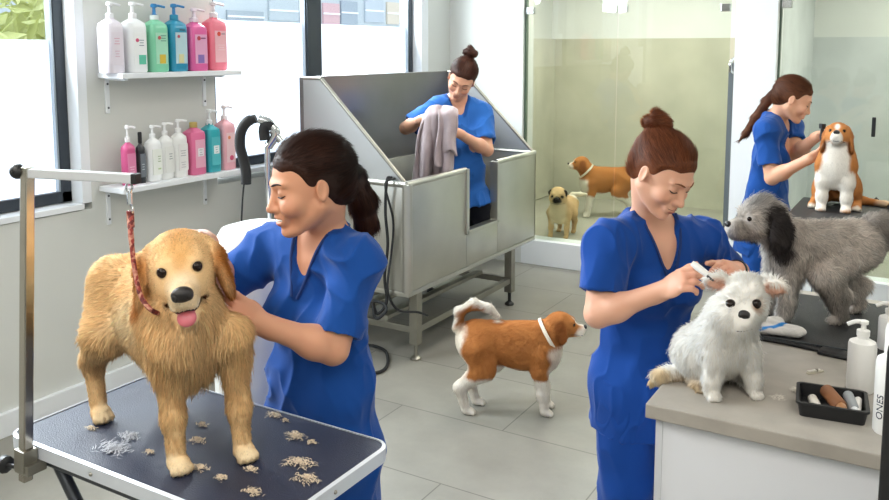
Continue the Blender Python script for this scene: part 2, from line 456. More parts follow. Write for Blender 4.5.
# concrete-look floor tiles
def floor_mat():
    m = mat('floor_tile', '#a9a69e', .42, var=(1.6, .10)); N = m.node_tree.nodes; Lk = m.node_tree.links; b = N['Principled BSDF']
    tc = N.new('ShaderNodeTexCoord'); br = N.new('ShaderNodeTexBrick'); br.offset = 0.5
    br.inputs['Scale'].default_value = 1.0; br.inputs['Brick Width'].default_value = 1.2; br.inputs['Row Height'].default_value = .6
    br.inputs['Mortar Size'].default_value = .004; br.inputs['Mortar Smooth'].default_value = .4
    br.inputs['Color1'].default_value = (*lin('#918e85'), 1); br.inputs['Color2'].default_value = (*lin('#8b8880'), 1); br.inputs['Mortar'].default_value = (*lin('#66635d'), 1)
    Lk.new(tc.outputs['Object'], br.inputs['Vector'])
    n1 = N.new('ShaderNodeTexNoise'); n1.inputs['Scale'].default_value = 3.5; n1.inputs['Detail'].default_value = 8; n1.inputs['Roughness'].default_value = .65
    Lk.new(tc.outputs['Object'], n1.inputs['Vector'])
    mr = N.new('ShaderNodeMapRange'); mr.inputs[1].default_value = .3; mr.inputs[2].default_value = .7; mr.inputs[3].default_value = .84; mr.inputs[4].default_value = 1.08
    Lk.new(n1.outputs['Fac'], mr.inputs[0])
    mx = N.new('ShaderNodeMix'); mx.data_type = 'RGBA'; mx.blend_type = 'MULTIPLY'; mx.inputs[0].default_value = 1
    Lk.new(br.outputs['Color'], mx.inputs[6]); Lk.new(mr.outputs[0], mx.inputs[7]); Lk.new(mx.outputs[2], b.inputs['Base Color'])
    mr2 = N.new('ShaderNodeMapRange'); mr2.inputs[3].default_value = .28; mr2.inputs[4].default_value = .5; Lk.new(n1.outputs['Fac'], mr2.inputs[0]); Lk.new(mr2.outputs[0], b.inputs['Roughness'])
    return m
M_floor = floor_mat()
def concrete_mat(name, c, amt=.1):
    return mat(name, c, .7, var=(2.2, amt), bump=(30, .05))
M_conc = concrete_mat('enclosure_concrete', '#c5c3b1', .14); M_concr = concrete_mat('enclosure_concrete_grey', '#ccd1d3', .12)
WX = -3.9; GY = 6.67; KZ = .22
struct('floor', MB().box((WX-.2, -3.0, -.1), (3.5, GY+.25, 0)), M_floor)
struct('ceiling', MB().box((WX-.2, -3.0, 2.9), (3.5, 9.2, 3.0)), M_ceil)
# window wall: below the sills, the piers and above
T = WX-.22
w = MB().box((T, -3.0, 0), (WX, 9.2, 1.05)).box((T, -3.0, 1.05), (WX, .6, 2.9)).box((T, 2.855, 1.05), (WX, 3.765, 2.9)).box((T, 6.29, 1.05), (WX, 9.2, 2.9)).box((T, .6, 2.86), (WX, 2.855, 2.9)).box((T, 3.765, 2.86), (WX, 6.29, 2.9))
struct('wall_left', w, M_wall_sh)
struct('wall_right', MB().box((3.5, -3.0, 0), (3.7, 9.2, 2.9)), M_wall)
struct('wall_front', MB().box((T, -3.2, 0), (3.7, -3.0, 2.9)), M_wall)
struct('wall_back', MB().box((WX, GY, 0), (-3.165, GY+.22, 2.9)), M_wall)
struct('trim_1', MB().box((-1.372, GY-.05, 0), (-1.075, GY+.22, 2.9)), M_trim)          # white pier between the two glass fronts
struct('trim_2', MB().box((-3.165, GY, 0), (-1.372, GY+.2, KZ), .004).box((-1.075, GY, 0), (3.5, GY+.2, KZ), .004), M_trim)      # kerb under the glass
struct('trim_3', MB().box((-3.165, GY, 2.62), (-1.372, GY+.2, 2.9)).box((-1.075, GY, 2.62), (3.5, GY+.2, 2.9)), M_wall)
pl = atz(0, 482, 0)
struct('baseboard_left', MB().box((WX, -3.0, 0), (WX+.03, GY, .12), .004), M_trim)
struct('floor_enclosure', MB().box((WX, GY+.2, .1), (3.5, 9.0, KZ-.01)), mat('enclosure_floor', '#a8a698', .5, var=(3, .1)))
struct('wall_enclosure_back', MB().box((WX, 9.0, .1), (-1.15, 9.2, 2.02)), M_conc)
struct('wall_enclosure_back_right', MB().box((-1.15, 9.0, .1), (3.5, 9.2, 2.02)), M_concr)
struct('wall_enclosure_back_upper', MB().box((WX, 9.0, 2.02), (3.5, 9.2, 2.9)), mat('enclosure_upper', '#e3e5e3', .7, var=(1.5, .08)))
struct('wall_enclosure_left', MB().box((WX, GY+.22, KZ), (WX+.04, 9.0, 2.02)), M_conc)
struct('wall_enclosure_divider', MB().box((-1.2, GY+.22, KZ), (-1.12, 9.0, 2.9)), M_concr)
# windows
def window(name, y0, y1, z0, zf, mull, sill_z, jamb=(True, True)):
    x0, x1 = WX-.15, WX-.09
    fr = MB(); t = .06
    fr.box((x0, y0, z0), (x1, y1, z0+t), .004).box((x0, y0, 2.80), (x1, y1, 2.86), .004).box((x0, y0, z0), (x1, y0+t, 2.86), .004).box((x0, y1-t, z0), (x1, y1, 2.86), .004)
    for a, b in mull: fr.box((x0-.01, a, z0), (x1+.01, b, 2.86), .004)
    o = struct(name, fr, M_frame)
    o['label'] = 'dark framed window, frosted below'
    MB().box((x0+.02, y0+.03, z0+.04), (x0+.03, y1-.03, zf)).build('frosted_pane', M_frost, o)
    MB().box((x0+.02, y0+.03, zf), (x0+.03, y1-.03, 2.82)).build('clear_pane', M_pane, o)
    MB().box((WX-.22, y0-.0, sill_z-.03), (WX+.012, y1, sill_z), .003).build('window_sill', M_trim, o)
    g = MB()
    for a, b in [(y1-t-.012, y1-t)]+[(m0-.012, m0) for m0, _ in mull]: g.box((x0+.01, a, z0+t), (x1-.005, b, 2.64))
    g.build('inner_bead', M_alu, o)
window('window_1', .6, 2.80, 1.09, 1.95, [], 1.085)
MB().box((WX-.22, 2.80, 1.085), (WX-.001, 2.855, 2.86)).build('window_reveal', M_trim, bpy.data.objects['window_1'])
window('window_2', 3.8, 6.18, 1.125, 2.09, [(4.76, 4.92), ], 1.12)
MB().box((WX-.22, 6.18, 1.12), (WX-.001, 6.29, 2.86)).build('window_reveal', M_trim, bpy.data.objects['window_2'])
# glass fronts
def glass_panel(name, x0, x1, label, clips, handle=None):
    o = MB().box((x0, GY+.05, KZ+.004), (x1, GY+.062, 2.6)).build(name, M_glass); tag(o, label, 'glass panel', None)
    for cx_, cz_ in clips: MB().box((cx_-.035, GY+.03, cz_-.03), (cx_+.035, GY+.082, cz_+.03), .004).build('hinge_clip', M_chrome, o)
    return o
gp = glass_panel('glass_panel', -3.16, -2.335, 'fixed glass enclosure panel left of the seam, in front of the pug', [(-3.12, 2.235), (-2.375, 2.235)])
MB().box((-3.165, GY+.035, KZ), (-3.15, GY+.077, 2.6)).build('edge_profile', mat('green_glass_edge', '#5d6f60', .3), gp)
gd = glass_panel('glass_door', -2.325, -1.43, 'glass enclosure door with dark edge strip beside the white pier', [(-2.285, 2.235), (-1.47, 2.22)])
MB().box((-1.43, GY+.03, KZ), (-1.395, GY+.085, 1.80), .006).build('edge_strip', mat('grey_seal', '#5c6366', .4), gd)
hd = MB().tube(bez([(-1.40, GY+.04, 1.72), (-1.40, GY-.03, 1.74), (-1.40, GY-.04, 1.80), (-1.40, GY+.04, 1.83)]), .012).build('door_handle', M_chrome, gd, smooth=True)
MB().sphere((-1.41, GY-.0, .5), .022).build('door_stop', M_black, gd, smooth=True)
gr = glass_panel('glass_panel', -1.07, 3.4, 'wide glass panel right of the white pier, behind the long-ponytail groomer', [(-1.03, 2.235)])
MB().box((-1.076, GY+.035, KZ), (-1.062, GY+.077, 2.6)).build('edge_profile', mat('green_glass_edge', '#5d6f60', .3), gr)
MB().box((-.42, GY+.0, 1.28), (-.395, GY+.05, 1.42), .005).build('pull_handle', M_black, gr)
# unseen ceiling panels, added to fill the room with light
M_fill = mat('fill_diffuser', '#ffffff', .6, emit=('#fff8ee', 8.5))
M_fill2 = mat('fill_diffuser_bright', '#ffffff', .6, emit=('#fffaf4', 16))  # stronger glow, added to brighten the glass enclosures
def ceiling_fill(x, y, sx, sy, k, m=M_fill):
    o = thing('ceiling_fill', (x, y, 2.9), 'added unseen ceiling panel for fill light, ' + k, 'lamp', 'added ceiling fill panels')
    MB().box((x-sx-.03, y-sy-.03, 2.87), (x+sx+.03, y-sy, 2.9)).box((x-sx-.03, y+sy, 2.87), (x+sx+.03, y+sy+.03, 2.9)).box((x-sx-.03, y-sy, 2.87), (x-sx, y+sy, 2.9)).box((x+sx, y-sy, 2.87), (x+sx+.03, y+sy, 2.9)).build('frame', M_white, o)
    MB().box((x-sx, y-sy, 2.88), (x+sx, y+sy, 2.895)).build('diffuser', m, o)
ceiling_fill(-1.9, .2, .5, .5, 'above the grooming table')
ceiling_fill(.6, .6, .7, .5, 'above the front of the counter')
ceiling_fill(-.9, -.9, .7, .5, 'behind the viewpoint')
ceiling_fill(-1.9, 4.7, .5, .5, 'above the open floor')
ceiling_fill(.7, 4.3, .5, .5, 'above the back table')
ceiling_fill(-2.5, 7.6, .6, .5, 'inside the glass enclosure', M_fill2)
ceiling_fill(.5, 7.6, .7, .5, 'behind the right glass panel', M_fill2)
def area(name, loc, rotv, sx, sy, e, c=(1, 1, 1)):
    d = bpy.data.lights.new(name, 'AREA'); d.shape = 'RECTANGLE'; d.size = sx; d.size_y = sy; d.energy = e; d.color = c
    o = bpy.data.objects.new(name, d); o.location = loc; o.rotation_euler = rotv; link(o); return o
# daylight falling through the windows
area('daylight_window_large', (WX-.40, 5.0, 2.62), (0, -PI/2+.35, 0), .34, 2.4, 190, (.95, .975, 1))
area('daylight_window_small', (WX-.40, 1.7, 2.62), (0, -PI/2+.35, 0), .34, 2.1, 190, (.95, .975, 1))
wd = bpy.data.worlds.new('daylight'); scene.world = wd; wd.use_nodes = True
wd.node_tree.nodes['Background'].inputs[0].default_value = (.88, .94, 1.0, 1); wd.node_tree.nodes['Background'].inputs[1].default_value = 2.2
# outside, seen through the clear upper panes
def bush(loc, r, lab, c):
    b = thing('street_tree', loc, lab, 'tree')
    MB().tube([(loc[0], loc[1], loc[2]), (loc[0], loc[1], loc[2]+1.8)], [.12, .07]).build('trunk', mat('bark', '#6a5a4a', .9), b)
    m = MB(); rr = random.Random(3)
    for i in range(900):
        v = np.array([rr.gauss(0, 1) for _ in range(3)]); v /= np.linalg.norm(v); c0 = np.array(loc)+[0, 0, 2.6]+v*r*(.6+.45*rr.random())
        a = np.array([rr.gauss(0, 1) for _ in range(3)])*.1; q = np.array([rr.gauss(0, 1) for _ in range(3)])*.1
        m.add([c0-a, c0+q*.6, c0+a, c0-q*.6], [(0, 1, 2, 3)])
    m.build('foliage', mat('street_leaves', c, .8), b)
struct('ground', MB().box((-40, -30, -.3), (T, 60, -.12)), mat('street', '#d3d3d0', .9))
bush((-8.4, 4.85, -.12), 1.0, 'yellow-green street tree outside the left window', '#dfe2a4')
fb = thing('far_building', (-28, 30, -.2), 'pale building across the street outside the large window', 'building')
MB().box((-30, 8, -.2), (-26, 60, 9)).build('facade', mat('far_building', '#bcc4cb', .8), fb)
for px0, px1, y0, y1, c in ((226, 262, 12, 22, '#99a3ad'), (322, 338, 4, 24, '#cfa8ae'), (340, 356, 2, 24, '#9aa5b2'), (364, 382, 0, 22, '#a9b3bf'), (386, 398, 3, 24, '#ccbfae'), (268, 298, 2, 20, '#b2bbc3')):
    a = atx(px0, y1, -26); b_ = atx(px1, y0, -26); w_ = MB().box((-26.02, a[1], a[2]), (-25.9, b_[1], b_[2])).build('window', mat('far_pane_'+c[1:], c, .5), fb)
    MB().box((-25.92, a[1], (a[2]+b_[2])/2-.04), (-25.86, b_[1], (a[2]+b_[2])/2+.04)).build('glazing_bar', M_trim, w_)
# ================================================================ FURNITURE AND SMALL THINGS
# ---- wash tub
TX0, TX1, TY0, TY1 = -3.44, -2.66, 4.06, 5.86; TZ0, TZ1 = .46, 1.11
tub = thing('dog_wash_tub', (-3.08, 4.86, 0), 'large stainless steel dog wash tub on a legged frame under the window', 'wash tub')
t = .03
b = MB()
b.box((TX0, TY0, TZ0-.03), (TX1, TY1, TZ0), .006)                                  # basin floor
b.box((TX1-t, TY0, TZ0), (TX1, 4.77, TZ1), .008).box((TX1-t, 5.215, TZ0), (TX1, TY1, TZ1), .008).box((TX1-t, 4.77, TZ0), (TX1, 5.215, .70), .008)
b.box((TX0, TY0, TZ0), (TX1, TY0+t, TZ1), .008).box((TX0, TY1-t, TZ0), (TX1, TY1, TZ1), .008).box((TX0, TY0, TZ0), (TX0+t, TY1, TZ1), .004)
b.build('basin', M_steel, tub, smooth=True)
for a, c in [((TX1-.015, TY0, TZ1), (TX1-.015, 4.77, TZ1)), ((TX1-.015, 5.215, TZ1), (TX1-.015, TY1, TZ1)), ((TX1-.015, TY0+.01, TZ1), (TX0, TY0+.01, TZ1)), ((TX1-.015, TY1-.01, TZ1), (TX0, TY1-.01, TZ1))]:
    MB().tube([a, c], .021, 12).build('rim', M_steel, tub, smooth=True)
MB().tube([(TX1-.012, TY0+.012, TZ0), (TX1-.012, TY0+.012, TZ1)], .03, 14).build('corner_post', M_steel, tub, smooth=True)
d = MB()
for y in (4.765, 5.205): d.box((TX1-.05, y-.012, .68), (TX1+.012, y+.022, TZ1+.01), .004)
d.box((TX1-.05, 4.76, .68), (TX1+.012, 5.22, .705), .004); d.build('door_frame', M_steel, tub)
s = MB(); ZT = 1.69
s.box((TX0-.03, TY0, TZ1-.02), (TX0, TY1, ZT+.04), .004); s.build('back_panel', mat('back_panel_steel', '#8b8888', .38, 1.0, bump=(40, .06, (1, 1, 18)), var=(2.5, .10)), tub)  # back panel steel toned darker than the basin
for y, nm in ((TY0, 'side_panel'), (TY1-.02, 'side_panel')):
    MB().prism([(TX0, TZ1), (TX0, ZT+.03), (TX0+.14, ZT+.03), (TX1-.02, TZ1)], y, y+.02, .003, f=lambda p, q, rr_: (p, rr_, q)).build(nm, mat('side_panel_steel', '#c4c6c6', .42, .85, bump=(40, .04, (1, 1, 18))), tub)
    MB().tube([(TX0+.14, y+.01, ZT+.03), (TX1-.015, y+.01, TZ1+.0)], .013, 10).tube([(TX0, y+.01, ZT+.03), (TX0+.14, y+.01, ZT+.03)], .013).build('edge_bead', M_steel_d, tub, smooth=True)
for x, y in ((-2.70, 4.20), (-2.70, 5.50), (-3.39, 4.20), (-3.39, 5.50)):
    l = MB().box((x-.03, y-.03, .10), (x+.03, y+.03, TZ0-.03), .004).build('leg', M_steel_d, tub)
    MB().lathe([(.012, .03), (.012, .10)], (x, y, 0), 10).lathe([(.035, 0), (.035, .012), (.012, .03)], (x, y, 0), 14).build('levelling_foot', M_black if y > 5 else M_steel_d, l, smooth=True)
for x in (-2.70, -3.39): MB().box((x-.02, 4.23, .17), (x+.02, 5.47, .21), .003).build('lower_rail', M_steel_d, tub)
for y in (4.20, 5.50): MB().box((-3.42, y-.02, .17), (-2.73, y+.02, .21), .003).build('lower_rail', M_steel_d, tub)
for x in (-2.95, -3.18): MB().box((x-.03, 4.22, .21), (x+.03, 5.48, .235), .003).build('shelf_slat', M_steel_d, tub)
# cords hanging at the tub corner
def cord(name, pts, rad, lab, cat='cord', m=None, grp=None):
    o = MB().tube(bez(pts, 8), rad, 8).build(name, m or M_rubber, None, smooth=True); tag(o, lab, cat, grp); return o
q = [atx(391, 180, -2.80), atx(389, 200, -2.78), atx(390, 230, -2.78), atx(391, 262, -2.77), atx(387, 290, -2.78)]
q = [np.array([p[0], 3.965, p[2]]) for p in q]
cq = [(-2.775, 4.055, 1.148), (-2.775, 4.012, 1.135), (-2.79, 4.015, .95), (-2.775, 4.015, .75), (-2.80, 4.015, .55), (-2.79, 4.02, .40)]
cl = cq+[(-2.83, 3.98, .33), (-2.87, 4.0, .39), (-2.80, 4.0, .43-.04), (-2.76, 3.97, .36), (-2.82, 3.95, .31), (-2.86, 3.97, .40)]
cord('hose_cord', cl, .009, 'long black cord hung over the near tub corner ending in a coil', 'cord')
cord('power_cord', [(-2.745, 4.05, 1.145), (-2.745, 3.95, 1.12), (-2.735, 4.015, .9), (-2.75, 4.015, .7), (-2.74, 3.96, .5), (-2.72, 4.03, .36), (-2.62, 4.1, .34), (-2.6, 4.18, .30)], .007, 'thin black cord beside the longer one on the tub corner', 'cord')
cord('floor_cord', [atz(352, 352, .012), atz(366, 345, .012), atz(384, 350, .012), atz(388, 362, .012), atz(382, 371, .012), atz(366, 374, .012), atz(350, 376, .012)], .010, 'black cord looped on the floor behind the front groomer', 'cord')
# ---- shelves
def shelf(z, y0, y1, zlab):
    o = thing('wall_shelf', (-3.8, (y0+y1)/2, z), zlab, 'shelf', 'white wall shelves')
    MB().box((WX, y0, z-.028), (-3.70, y1, z), .003).build('board', M_trim, o)
    for y in (y0+.05, y1-.13):
        MB().box((WX, y-.012, z-.22), (WX+.012, y+.012, z-.028), .002).box((WX, y-.01, z-.04), (WX+.17, y+.01, z-.028), .002).build('bracket', M_trim, o)
        for dz in (.06, .19): MB().sphere((WX+.013, y, z-dz), .006).build('screw', mat('screw', '#55575c', .4, .8), o)
    return o
SX = -3.79
shelf(1.775, 2.925, 3.80, 'upper white wall shelf with six pump bottles')
shelf(1.165, 2.90, 3.78, 'lower white wall shelf with eight bottles')
def bottle(px0, px1, top, z, body, lab, pump=None, sq=3.0, tall=.74, neck=True, labc=None, marks=(), cap=None, tr=False, collar=None, deep=.05):
    x = SX; a = atx(px0, 120, x); c = atx(px1, 120, x); y = (a[1]+c[1])/2; wy = abs(c[1]-a[1])/2*.81
    pxm = (px0+px1)/2; zt = atx(pxm, top, x)[2]; H = zt-z; hb = H*tall
    o = thing('pump_bottle' if pump else 'bottle', (x, y, z), lab, 'bottle', 'bottles on the wall shelves')
    m = mat('bottle_'+body.strip('#'), body, .28, coat=.2, sss=.0)
    r = wy*.98; dz = max(deep, r*.75)/r
    MB().lathe([(r*.9, 0), (r, .008), (r, hb*.86), (r*.93, hb*.94), (r*.55, hb), (r*.34, hb+.008), (r*.32, hb+.02)], (x, y, z+.0005), 28, sx=dz, sq=sq).build('body', m, o, smooth=True)
    pm = mat('pump_'+(pump or cap or '#ffffff').strip('#'), pump or cap or '#ffffff', .35)
    zz = z+hb+.012; hp = max(zt-zz, .02)
    if pump:
        p = MB().lathe([(r*.36, 0), (r*.36, hp*.28), (r*.16, hp*.34), (r*.14, hp*.74), (r*.30, hp*.78), (r*.30, hp*.94), (r*.2, hp)], (x, y, zz), 16)
        p.tube(bez([(x, y, zz+hp*.87), (x+.012, y+.02, zz+hp*.88), (x+.02, y+max(r*.95, .03), zz+hp*.80)], 4), .0065, 8)
        if collar:
            p.build('pump', pm, o, smooth=True); MB().lathe([(r*.40, 0), (r*.38, hp*.3)], (x, y, zz-.002), 16).build('collar', mat('pump_'+collar.strip('#'), collar, .35), o, smooth=True)
        else: p.build('pump', pm, o, smooth=True)
    else:
        MB().lathe([(r*.42, 0), (r*.42, hp*.9), (r*.36, hp)], (x, y, zz), 16).build('cap', pm, o, smooth=True)
    if labc:                                   # printed front label with its small marks
        fx = x+r*dz*1.0; bx_ = lambda u0, u1, v0, v1, k: MB().box((fx-.004, y+r*u0, z+hb*v0), (fx+.0006*k, y+r*u1, z+hb*v1), .0)
        L_ = bx_(-.62, .72, .16, .78, 1).build('front_label', mat('label_'+labc.strip('#'), labc, .5), o)
        for kind, u, v, s_, c_ in marks:
            if kind == 'dot': MB().lathe([(r*s_, -.0005), (r*s_, .0018)], (fx+.0005, y+r*u, z+hb*v), 14, M=rot('Y', 90)).build('label_mark', mat('mark_'+c_.strip('#'), c_, .5), L_)
            if kind == 'bar': MB().box((fx, y+r*(u-s_), z+hb*v-.004), (fx+.0018, y+r*(u+s_), z+hb*v+.004)).build('label_mark', mat('mark_'+c_.strip('#'), c_, .5), L_)
            if kind == 'blk': MB().box((fx, y+r*(u-s_), z+hb*(v-.09)), (fx+.0018, y+r*(u+s_), z+hb*(v+.09))).build('label_mark', mat('mark_'+c_.strip('#'), c_, .5), L_)
            if kind == 'txt':                   # rows of small print
                for j in range(3): MB().box((fx, y+r*(u-s_*(1-.25*(j % 2))), z+hb*v-.014*j-.002), (fx+.0018, y+r*(u+s_*(1-.2*(j % 2))), z+hb*v-.014*j+.002)).build('label_mark', mat('mark_'+c_.strip('#'), c_, .5), L_)
    return o
Z1, Z2 = 1.775, 1.165
bottle(103, 125, 2, Z1, '#ece4ee', 'translucent white pump bottle with pale pink print, leftmost on the upper shelf', '#f4f4f6', labc='#e9dfe9', marks=[('txt', 0, .66, .3, '#dcaabd'), ('txt', 0, .42, .25, '#d8b5c6')])
bottle(125, 148, 2, Z1, '#f4f5f6', 'opaque white pump bottle with a pink dot and green square', '#f6f6f8', labc='#f6f7f7', marks=[('dot', -.25, .62, .17, '#d9577c'), ('txt', .2, .62, .26, '#8d97a6'), ('blk', .25, .25, .38, '#62c6a8')])
bottle(147, 169, 4, Z1, '#86d3ac', 'mint green pump bottle with blue pump and yellow leaf', '#2b83bd', labc='#a7ddc0', marks=[('dot', -.2, .68, .17, '#c95a5a'), ('txt', .25, .72, .3, '#5c8f7a'), ('blk', .1, .26, .34, '#d9b93c')], collar='#eef4f2')
bottle(167, 188, 4, Z1, '#2391b4', 'deep teal blue pump bottle with pale label on the upper shelf', '#2b83bd', labc='#b9d5dd', marks=[('dot', -.25, .70, .15, '#b24a55'), ('bar', .2, .83, .3, '#33596b'), ('blk', 0, .26, .3, '#dad6a6')], collar='#2391b4')
bottle(186, 208, 8, Z1, '#e0609f', 'magenta pink pump bottle with purple flower print', '#f0dfe8', labc='#e3a5c6', marks=[('dot', -.2, .70, .19, '#c63a4c'), ('bar', .3, .70, .25, '#8d4673'), ('blk', .0, .26, .34, '#8a6fb5')])
bottle(206, 227, 2, Z1, '#f27d90', 'coral pink pump bottle with clear pump, rightmost on the upper shelf', '#f1e7ea', labc='#f1b7bf', marks=[('dot', -.15, .72, .2, '#d9402f'), ('bar', .35, .72, .2, '#b6929a'), ('txt', .1, .5, .4, '#f5d5d9')])
bottle(119, 134, 125, Z2, '#d65a8f', 'rose pink bottle with white pump, leftmost on the lower shelf', '#f4f0f2', sq=.6, labc='#e084ab', marks=[('txt', 0, .45, .4, '#f2c6d8')], tall=.68, deep=.02)
bottle(134, 144, 132, Z2, '#23262c', 'slim black bottle with black cap on the lower shelf', None, sq=.3, cap='#15161a', labc='#6d737b', marks=[('txt', 0, .5, .3, '#c3c8cd')], tall=.74, deep=.02)
bottle(143, 160, 125, Z2, '#f4f5f5', 'white round pump bottle with green print on the lower shelf', '#f6f6f7', sq=.3, labc='#eef1ea', marks=[('txt', .3, .6, .2, '#93a878'), ('bar', .3, .3, .2, '#b6c79a')], tall=.74, deep=.02)
bottle(156, 172, 122, Z2, '#eeeeec', 'white slender pump bottle with grey print, third white from the right end', '#f4f4f4', sq=.3, labc='#e8e8e4', marks=[('txt', .2, .6, .25, '#8e9297')], tall=.74, deep=.02)
bottle(169, 186, 119, Z2, '#f0f0ee', 'white pump bottle with fine grey text beside the pink square bottle', '#f4f4f4', sq=.5, labc='#eceae8', marks=[('txt', 0, .62, .4, '#b0aeb2'), ('txt', 0, .35, .35, '#c6c1c6')], tall=.74, deep=.02)
bottle(184, 202, 122, Z2, '#e2719b', 'pink square bottle with white shoulder and gold cap', None, sq=5, cap='#c0a862', labc='#ecaec4', marks=[('blk', .1, .5, .4, '#f4eef0'), ('txt', .1, .55, .22, '#a9879a')], tall=.86)
bottle(201, 217, 109, Z2, '#2fa9b4', 'turquoise square bottle with clear pump and white label', '#e9eeef', sq=5, labc='#58bcc4', marks=[('blk', .1, .5, .42, '#eef3f3'), ('txt', .1, .55, .22, '#7b9aa2')], tall=.72)
bottle(216, 232, 105, Z2, '#f2b3bd', 'pale pink clear pump bottle with orange and red dots, rightmost on the lower shelf', '#f3e8ea', sq=4, labc='#f5cfd4', marks=[('dot', -.2, .68, .2, '#e58a5c'), ('dot', .1, .25, .3, '#d9577c')], tall=.74)
# ---- grooming table with arm
GZ = .9; X0, X1, Y0, Y1 = -2.063, -1.155, 1.215, 1.69
gt = thing('grooming_table', (-1.62, 1.45, 0), 'dark blue topped folding grooming table with white edge, under the golden retriever', 'table')
def rrect(x0, x1, y0, y1, r, n=6):
    out = []
    for cx_, cy_, a0 in ((x1-r, y1-r, 0), (x0+r, y1-r, 90), (x0+r, y0+r, 180), (x1-r, y0+r, 270)):
        for k in range(n+1):
            a = math.radians(a0+90*k/n); out.append((cx_+r*math.cos(a), cy_+r*math.sin(a)))
    return out
M_gt = mat('navy_table_rubber', '#2b3145', .42, var=(5, .18), bump=(260, .25))
MB().prism(rrect(X0+.008, X1-.008, Y0+.008, Y1-.008, .045), GZ-.012, GZ, .0).build('top_mat', M_gt, gt)
e = MB()
R1 = rrect(X0, X1, Y0, Y1, .05); n = len(R1)
R0 = rrect(X0+.009, X1-.009, Y0+.009, Y1-.009, .042)
V = [(x, y, GZ-.034) for x, y in R1]+[(x, y, GZ) for x, y in R1]+[(x, y, GZ+.003) for x, y in R0]+[(x, y, GZ-.034) for x, y in R0]
Fs = []
for i in range(n):
    j = (i+1) % n
    for a in range(3): Fs.append((a*n+i, a*n+j, (a+1)*n+j, (a+1)*n+i))
    Fs.append((3*n+i, 3*n+j, j, i))
e.add(V, Fs); e.build('edge_band', mat('pale_edge', '#d4dae2', .35, .3), gt)
for y in (Y0+.03, Y1-.03): MB().box((X0+.08, y-.012, GZ-.06), (X1-.08, y+.012, GZ-.034), .003).build('under_rail', mat('dark_steel', '#4b4f55', .4, .7), gt)
for y in (Y0+.06, Y1-.06):
    for xa, xb in ((X0+.12, X1-.15), (X1-.12, X0+.15)):
        l = MB().tube([(xa, y, GZ-.06), (xb, y+(.012 if xa < xb else -.012), .015)], .016, 10).build('leg', mat('dark_steel', '#4b4f55', .4, .7), gt, smooth=True)
        MB().sphere((xb, y, .017), .018).build('rubber_foot', M_rubber, l, smooth=True)
for sx_, sy_ in ((.35, Y0), (.62, Y0)): MB().sphere((X0+sx_, sy_-.001, GZ-.018), .005).build('rivet', M_steel_d, gt)
MB().sphere((X1, 1.45, GZ-.018), .005).build('rivet', M_steel_d, gt)
# arm
base = np.array([-1.937, 1.193, GZ]); topp = at(27.5, 172, 2.02)
ga = thing('grooming_stand', base-[0, 0, .1], 'chrome grooming arm clamped to the left table corner, with a horizontal bar', 'grooming arm')
dv = (topp-base)/np.linalg.norm(topp-base)
bot = base-dv*.085
def sqbar(a, b, wx, wy, bev=.003, up=(0, 1, 0)):
    A = axes(np.array(b)-np.array(a), np.array(up)); L_ = np.linalg.norm(np.array(b)-np.array(a))
    return MB().box((0, -wx, -wy), (L_, wx, wy), bev) if False else (A, L_)
def bar(m, a, b, wx, wy, bev=.003, up=(0, 1, 0)):
    A, L_ = sqbar(a, b, wx, wy, bev, up); return m.box((0, -wx, -wy), (L_, wx, wy), bev, M=A, o=a)
mp = mat('polished_pole', '#b9b4aa', .22, 1.0)
bar(MB(), bot, topp+dv*.012, .0125, .0125).build('pole', mp, ga)
bar(MB(), base-dv*.055+np.array([0, .0, 0]), base-dv*.0, .02, .02).box(base+[-.028, -.018, -.062], base+[.03, .035, -.036], .003).build('clamp', M_steel_d, ga)
MB().tube([base+[-.015, -.01, -.05], base+[-.055, -.02, -.05]], .006).lathe([(.012, 0), (.022, .006), (.022, .02), (.012, .026)], base+[-.05, -.02, -.05], 10, M=rot('Y', -90)).build('clamp_knob', M_black, ga, smooth=True)
at_ = at(134, 178.5, 1.95)
bar(MB(), topp-np.array([.0, 0, .0])-dv*.002, at_, .0115, .0115, up=(0, 0, 1)).build('cross_bar', mat('satin_bar', '#dfe3e8', .3, .5), ga)
hv = (at_-topp)/np.linalg.norm(at_-topp)
bar(MB(), at_-hv*.002, at_+hv*.012, .0125, .0125, up=(0, 0, 1)).build('end_cap', M_black, ga)
MB().sphere(topp-hv*.028, (.019, .019, .019)).tube([topp, topp-hv*.03], .008).build('tightening_knob', M_black, ga, smooth=True)
# leash with clip
tip = at_-hv*.014; lz = tip-np.array([0, 0, .012])
ls = thing('grooming_noose', lz, 'red patterned grooming noose hanging from the arm around the golden retriever', 'leash')
ck = MB().tube(bez([lz+[0, 0, .004], lz+[.011, 0, -.008], lz+[0, 0, -.024], lz+[-.011, 0, -.010], lz+[0, 0, .004]], 6), .0028, 8)
ck.tube([lz-[0, 0, .022], lz-[0, 0, .05]], .006, 8).tube(bez([lz-[0, 0, .05], lz+[.009, 0, -.062], lz+[0, 0, -.078], lz+[-.007, 0, -.066]], 5), .0028, 8)
ck.build('snap_hook', M_chrome, ls, smooth=True)
def leash_mat():
    m = mat('leash_weave', '#8a3a30', .7); N = m.node_tree.nodes; Lk = m.node_tree.links
    tc = N.new('ShaderNodeTexCoord'); v = N.new('ShaderNodeTexVoronoi'); v.inputs['Scale'].default_value = 130; Lk.new(tc.outputs['Object'], v.inputs['Vector'])
    cr = N.new('ShaderNodeValToRGB'); e_ = cr.color_ramp.elements; e_[0].position = .25; e_[0].color = (*lin('#5d1f20'), 1); e_[1].position = .75; e_[1].color = (*lin('#c58d78'), 1)
    x = e_.new(.5); x.color = (*lin('#93332f'), 1)
    Lk.new(v.outputs['Color'], cr.inputs[0]); Lk.new(cr.outputs[0], N['Principled BSDF'].inputs['Base Color']); return m
M_leash = leash_mat()
l0 = lz-[0, 0, .074]
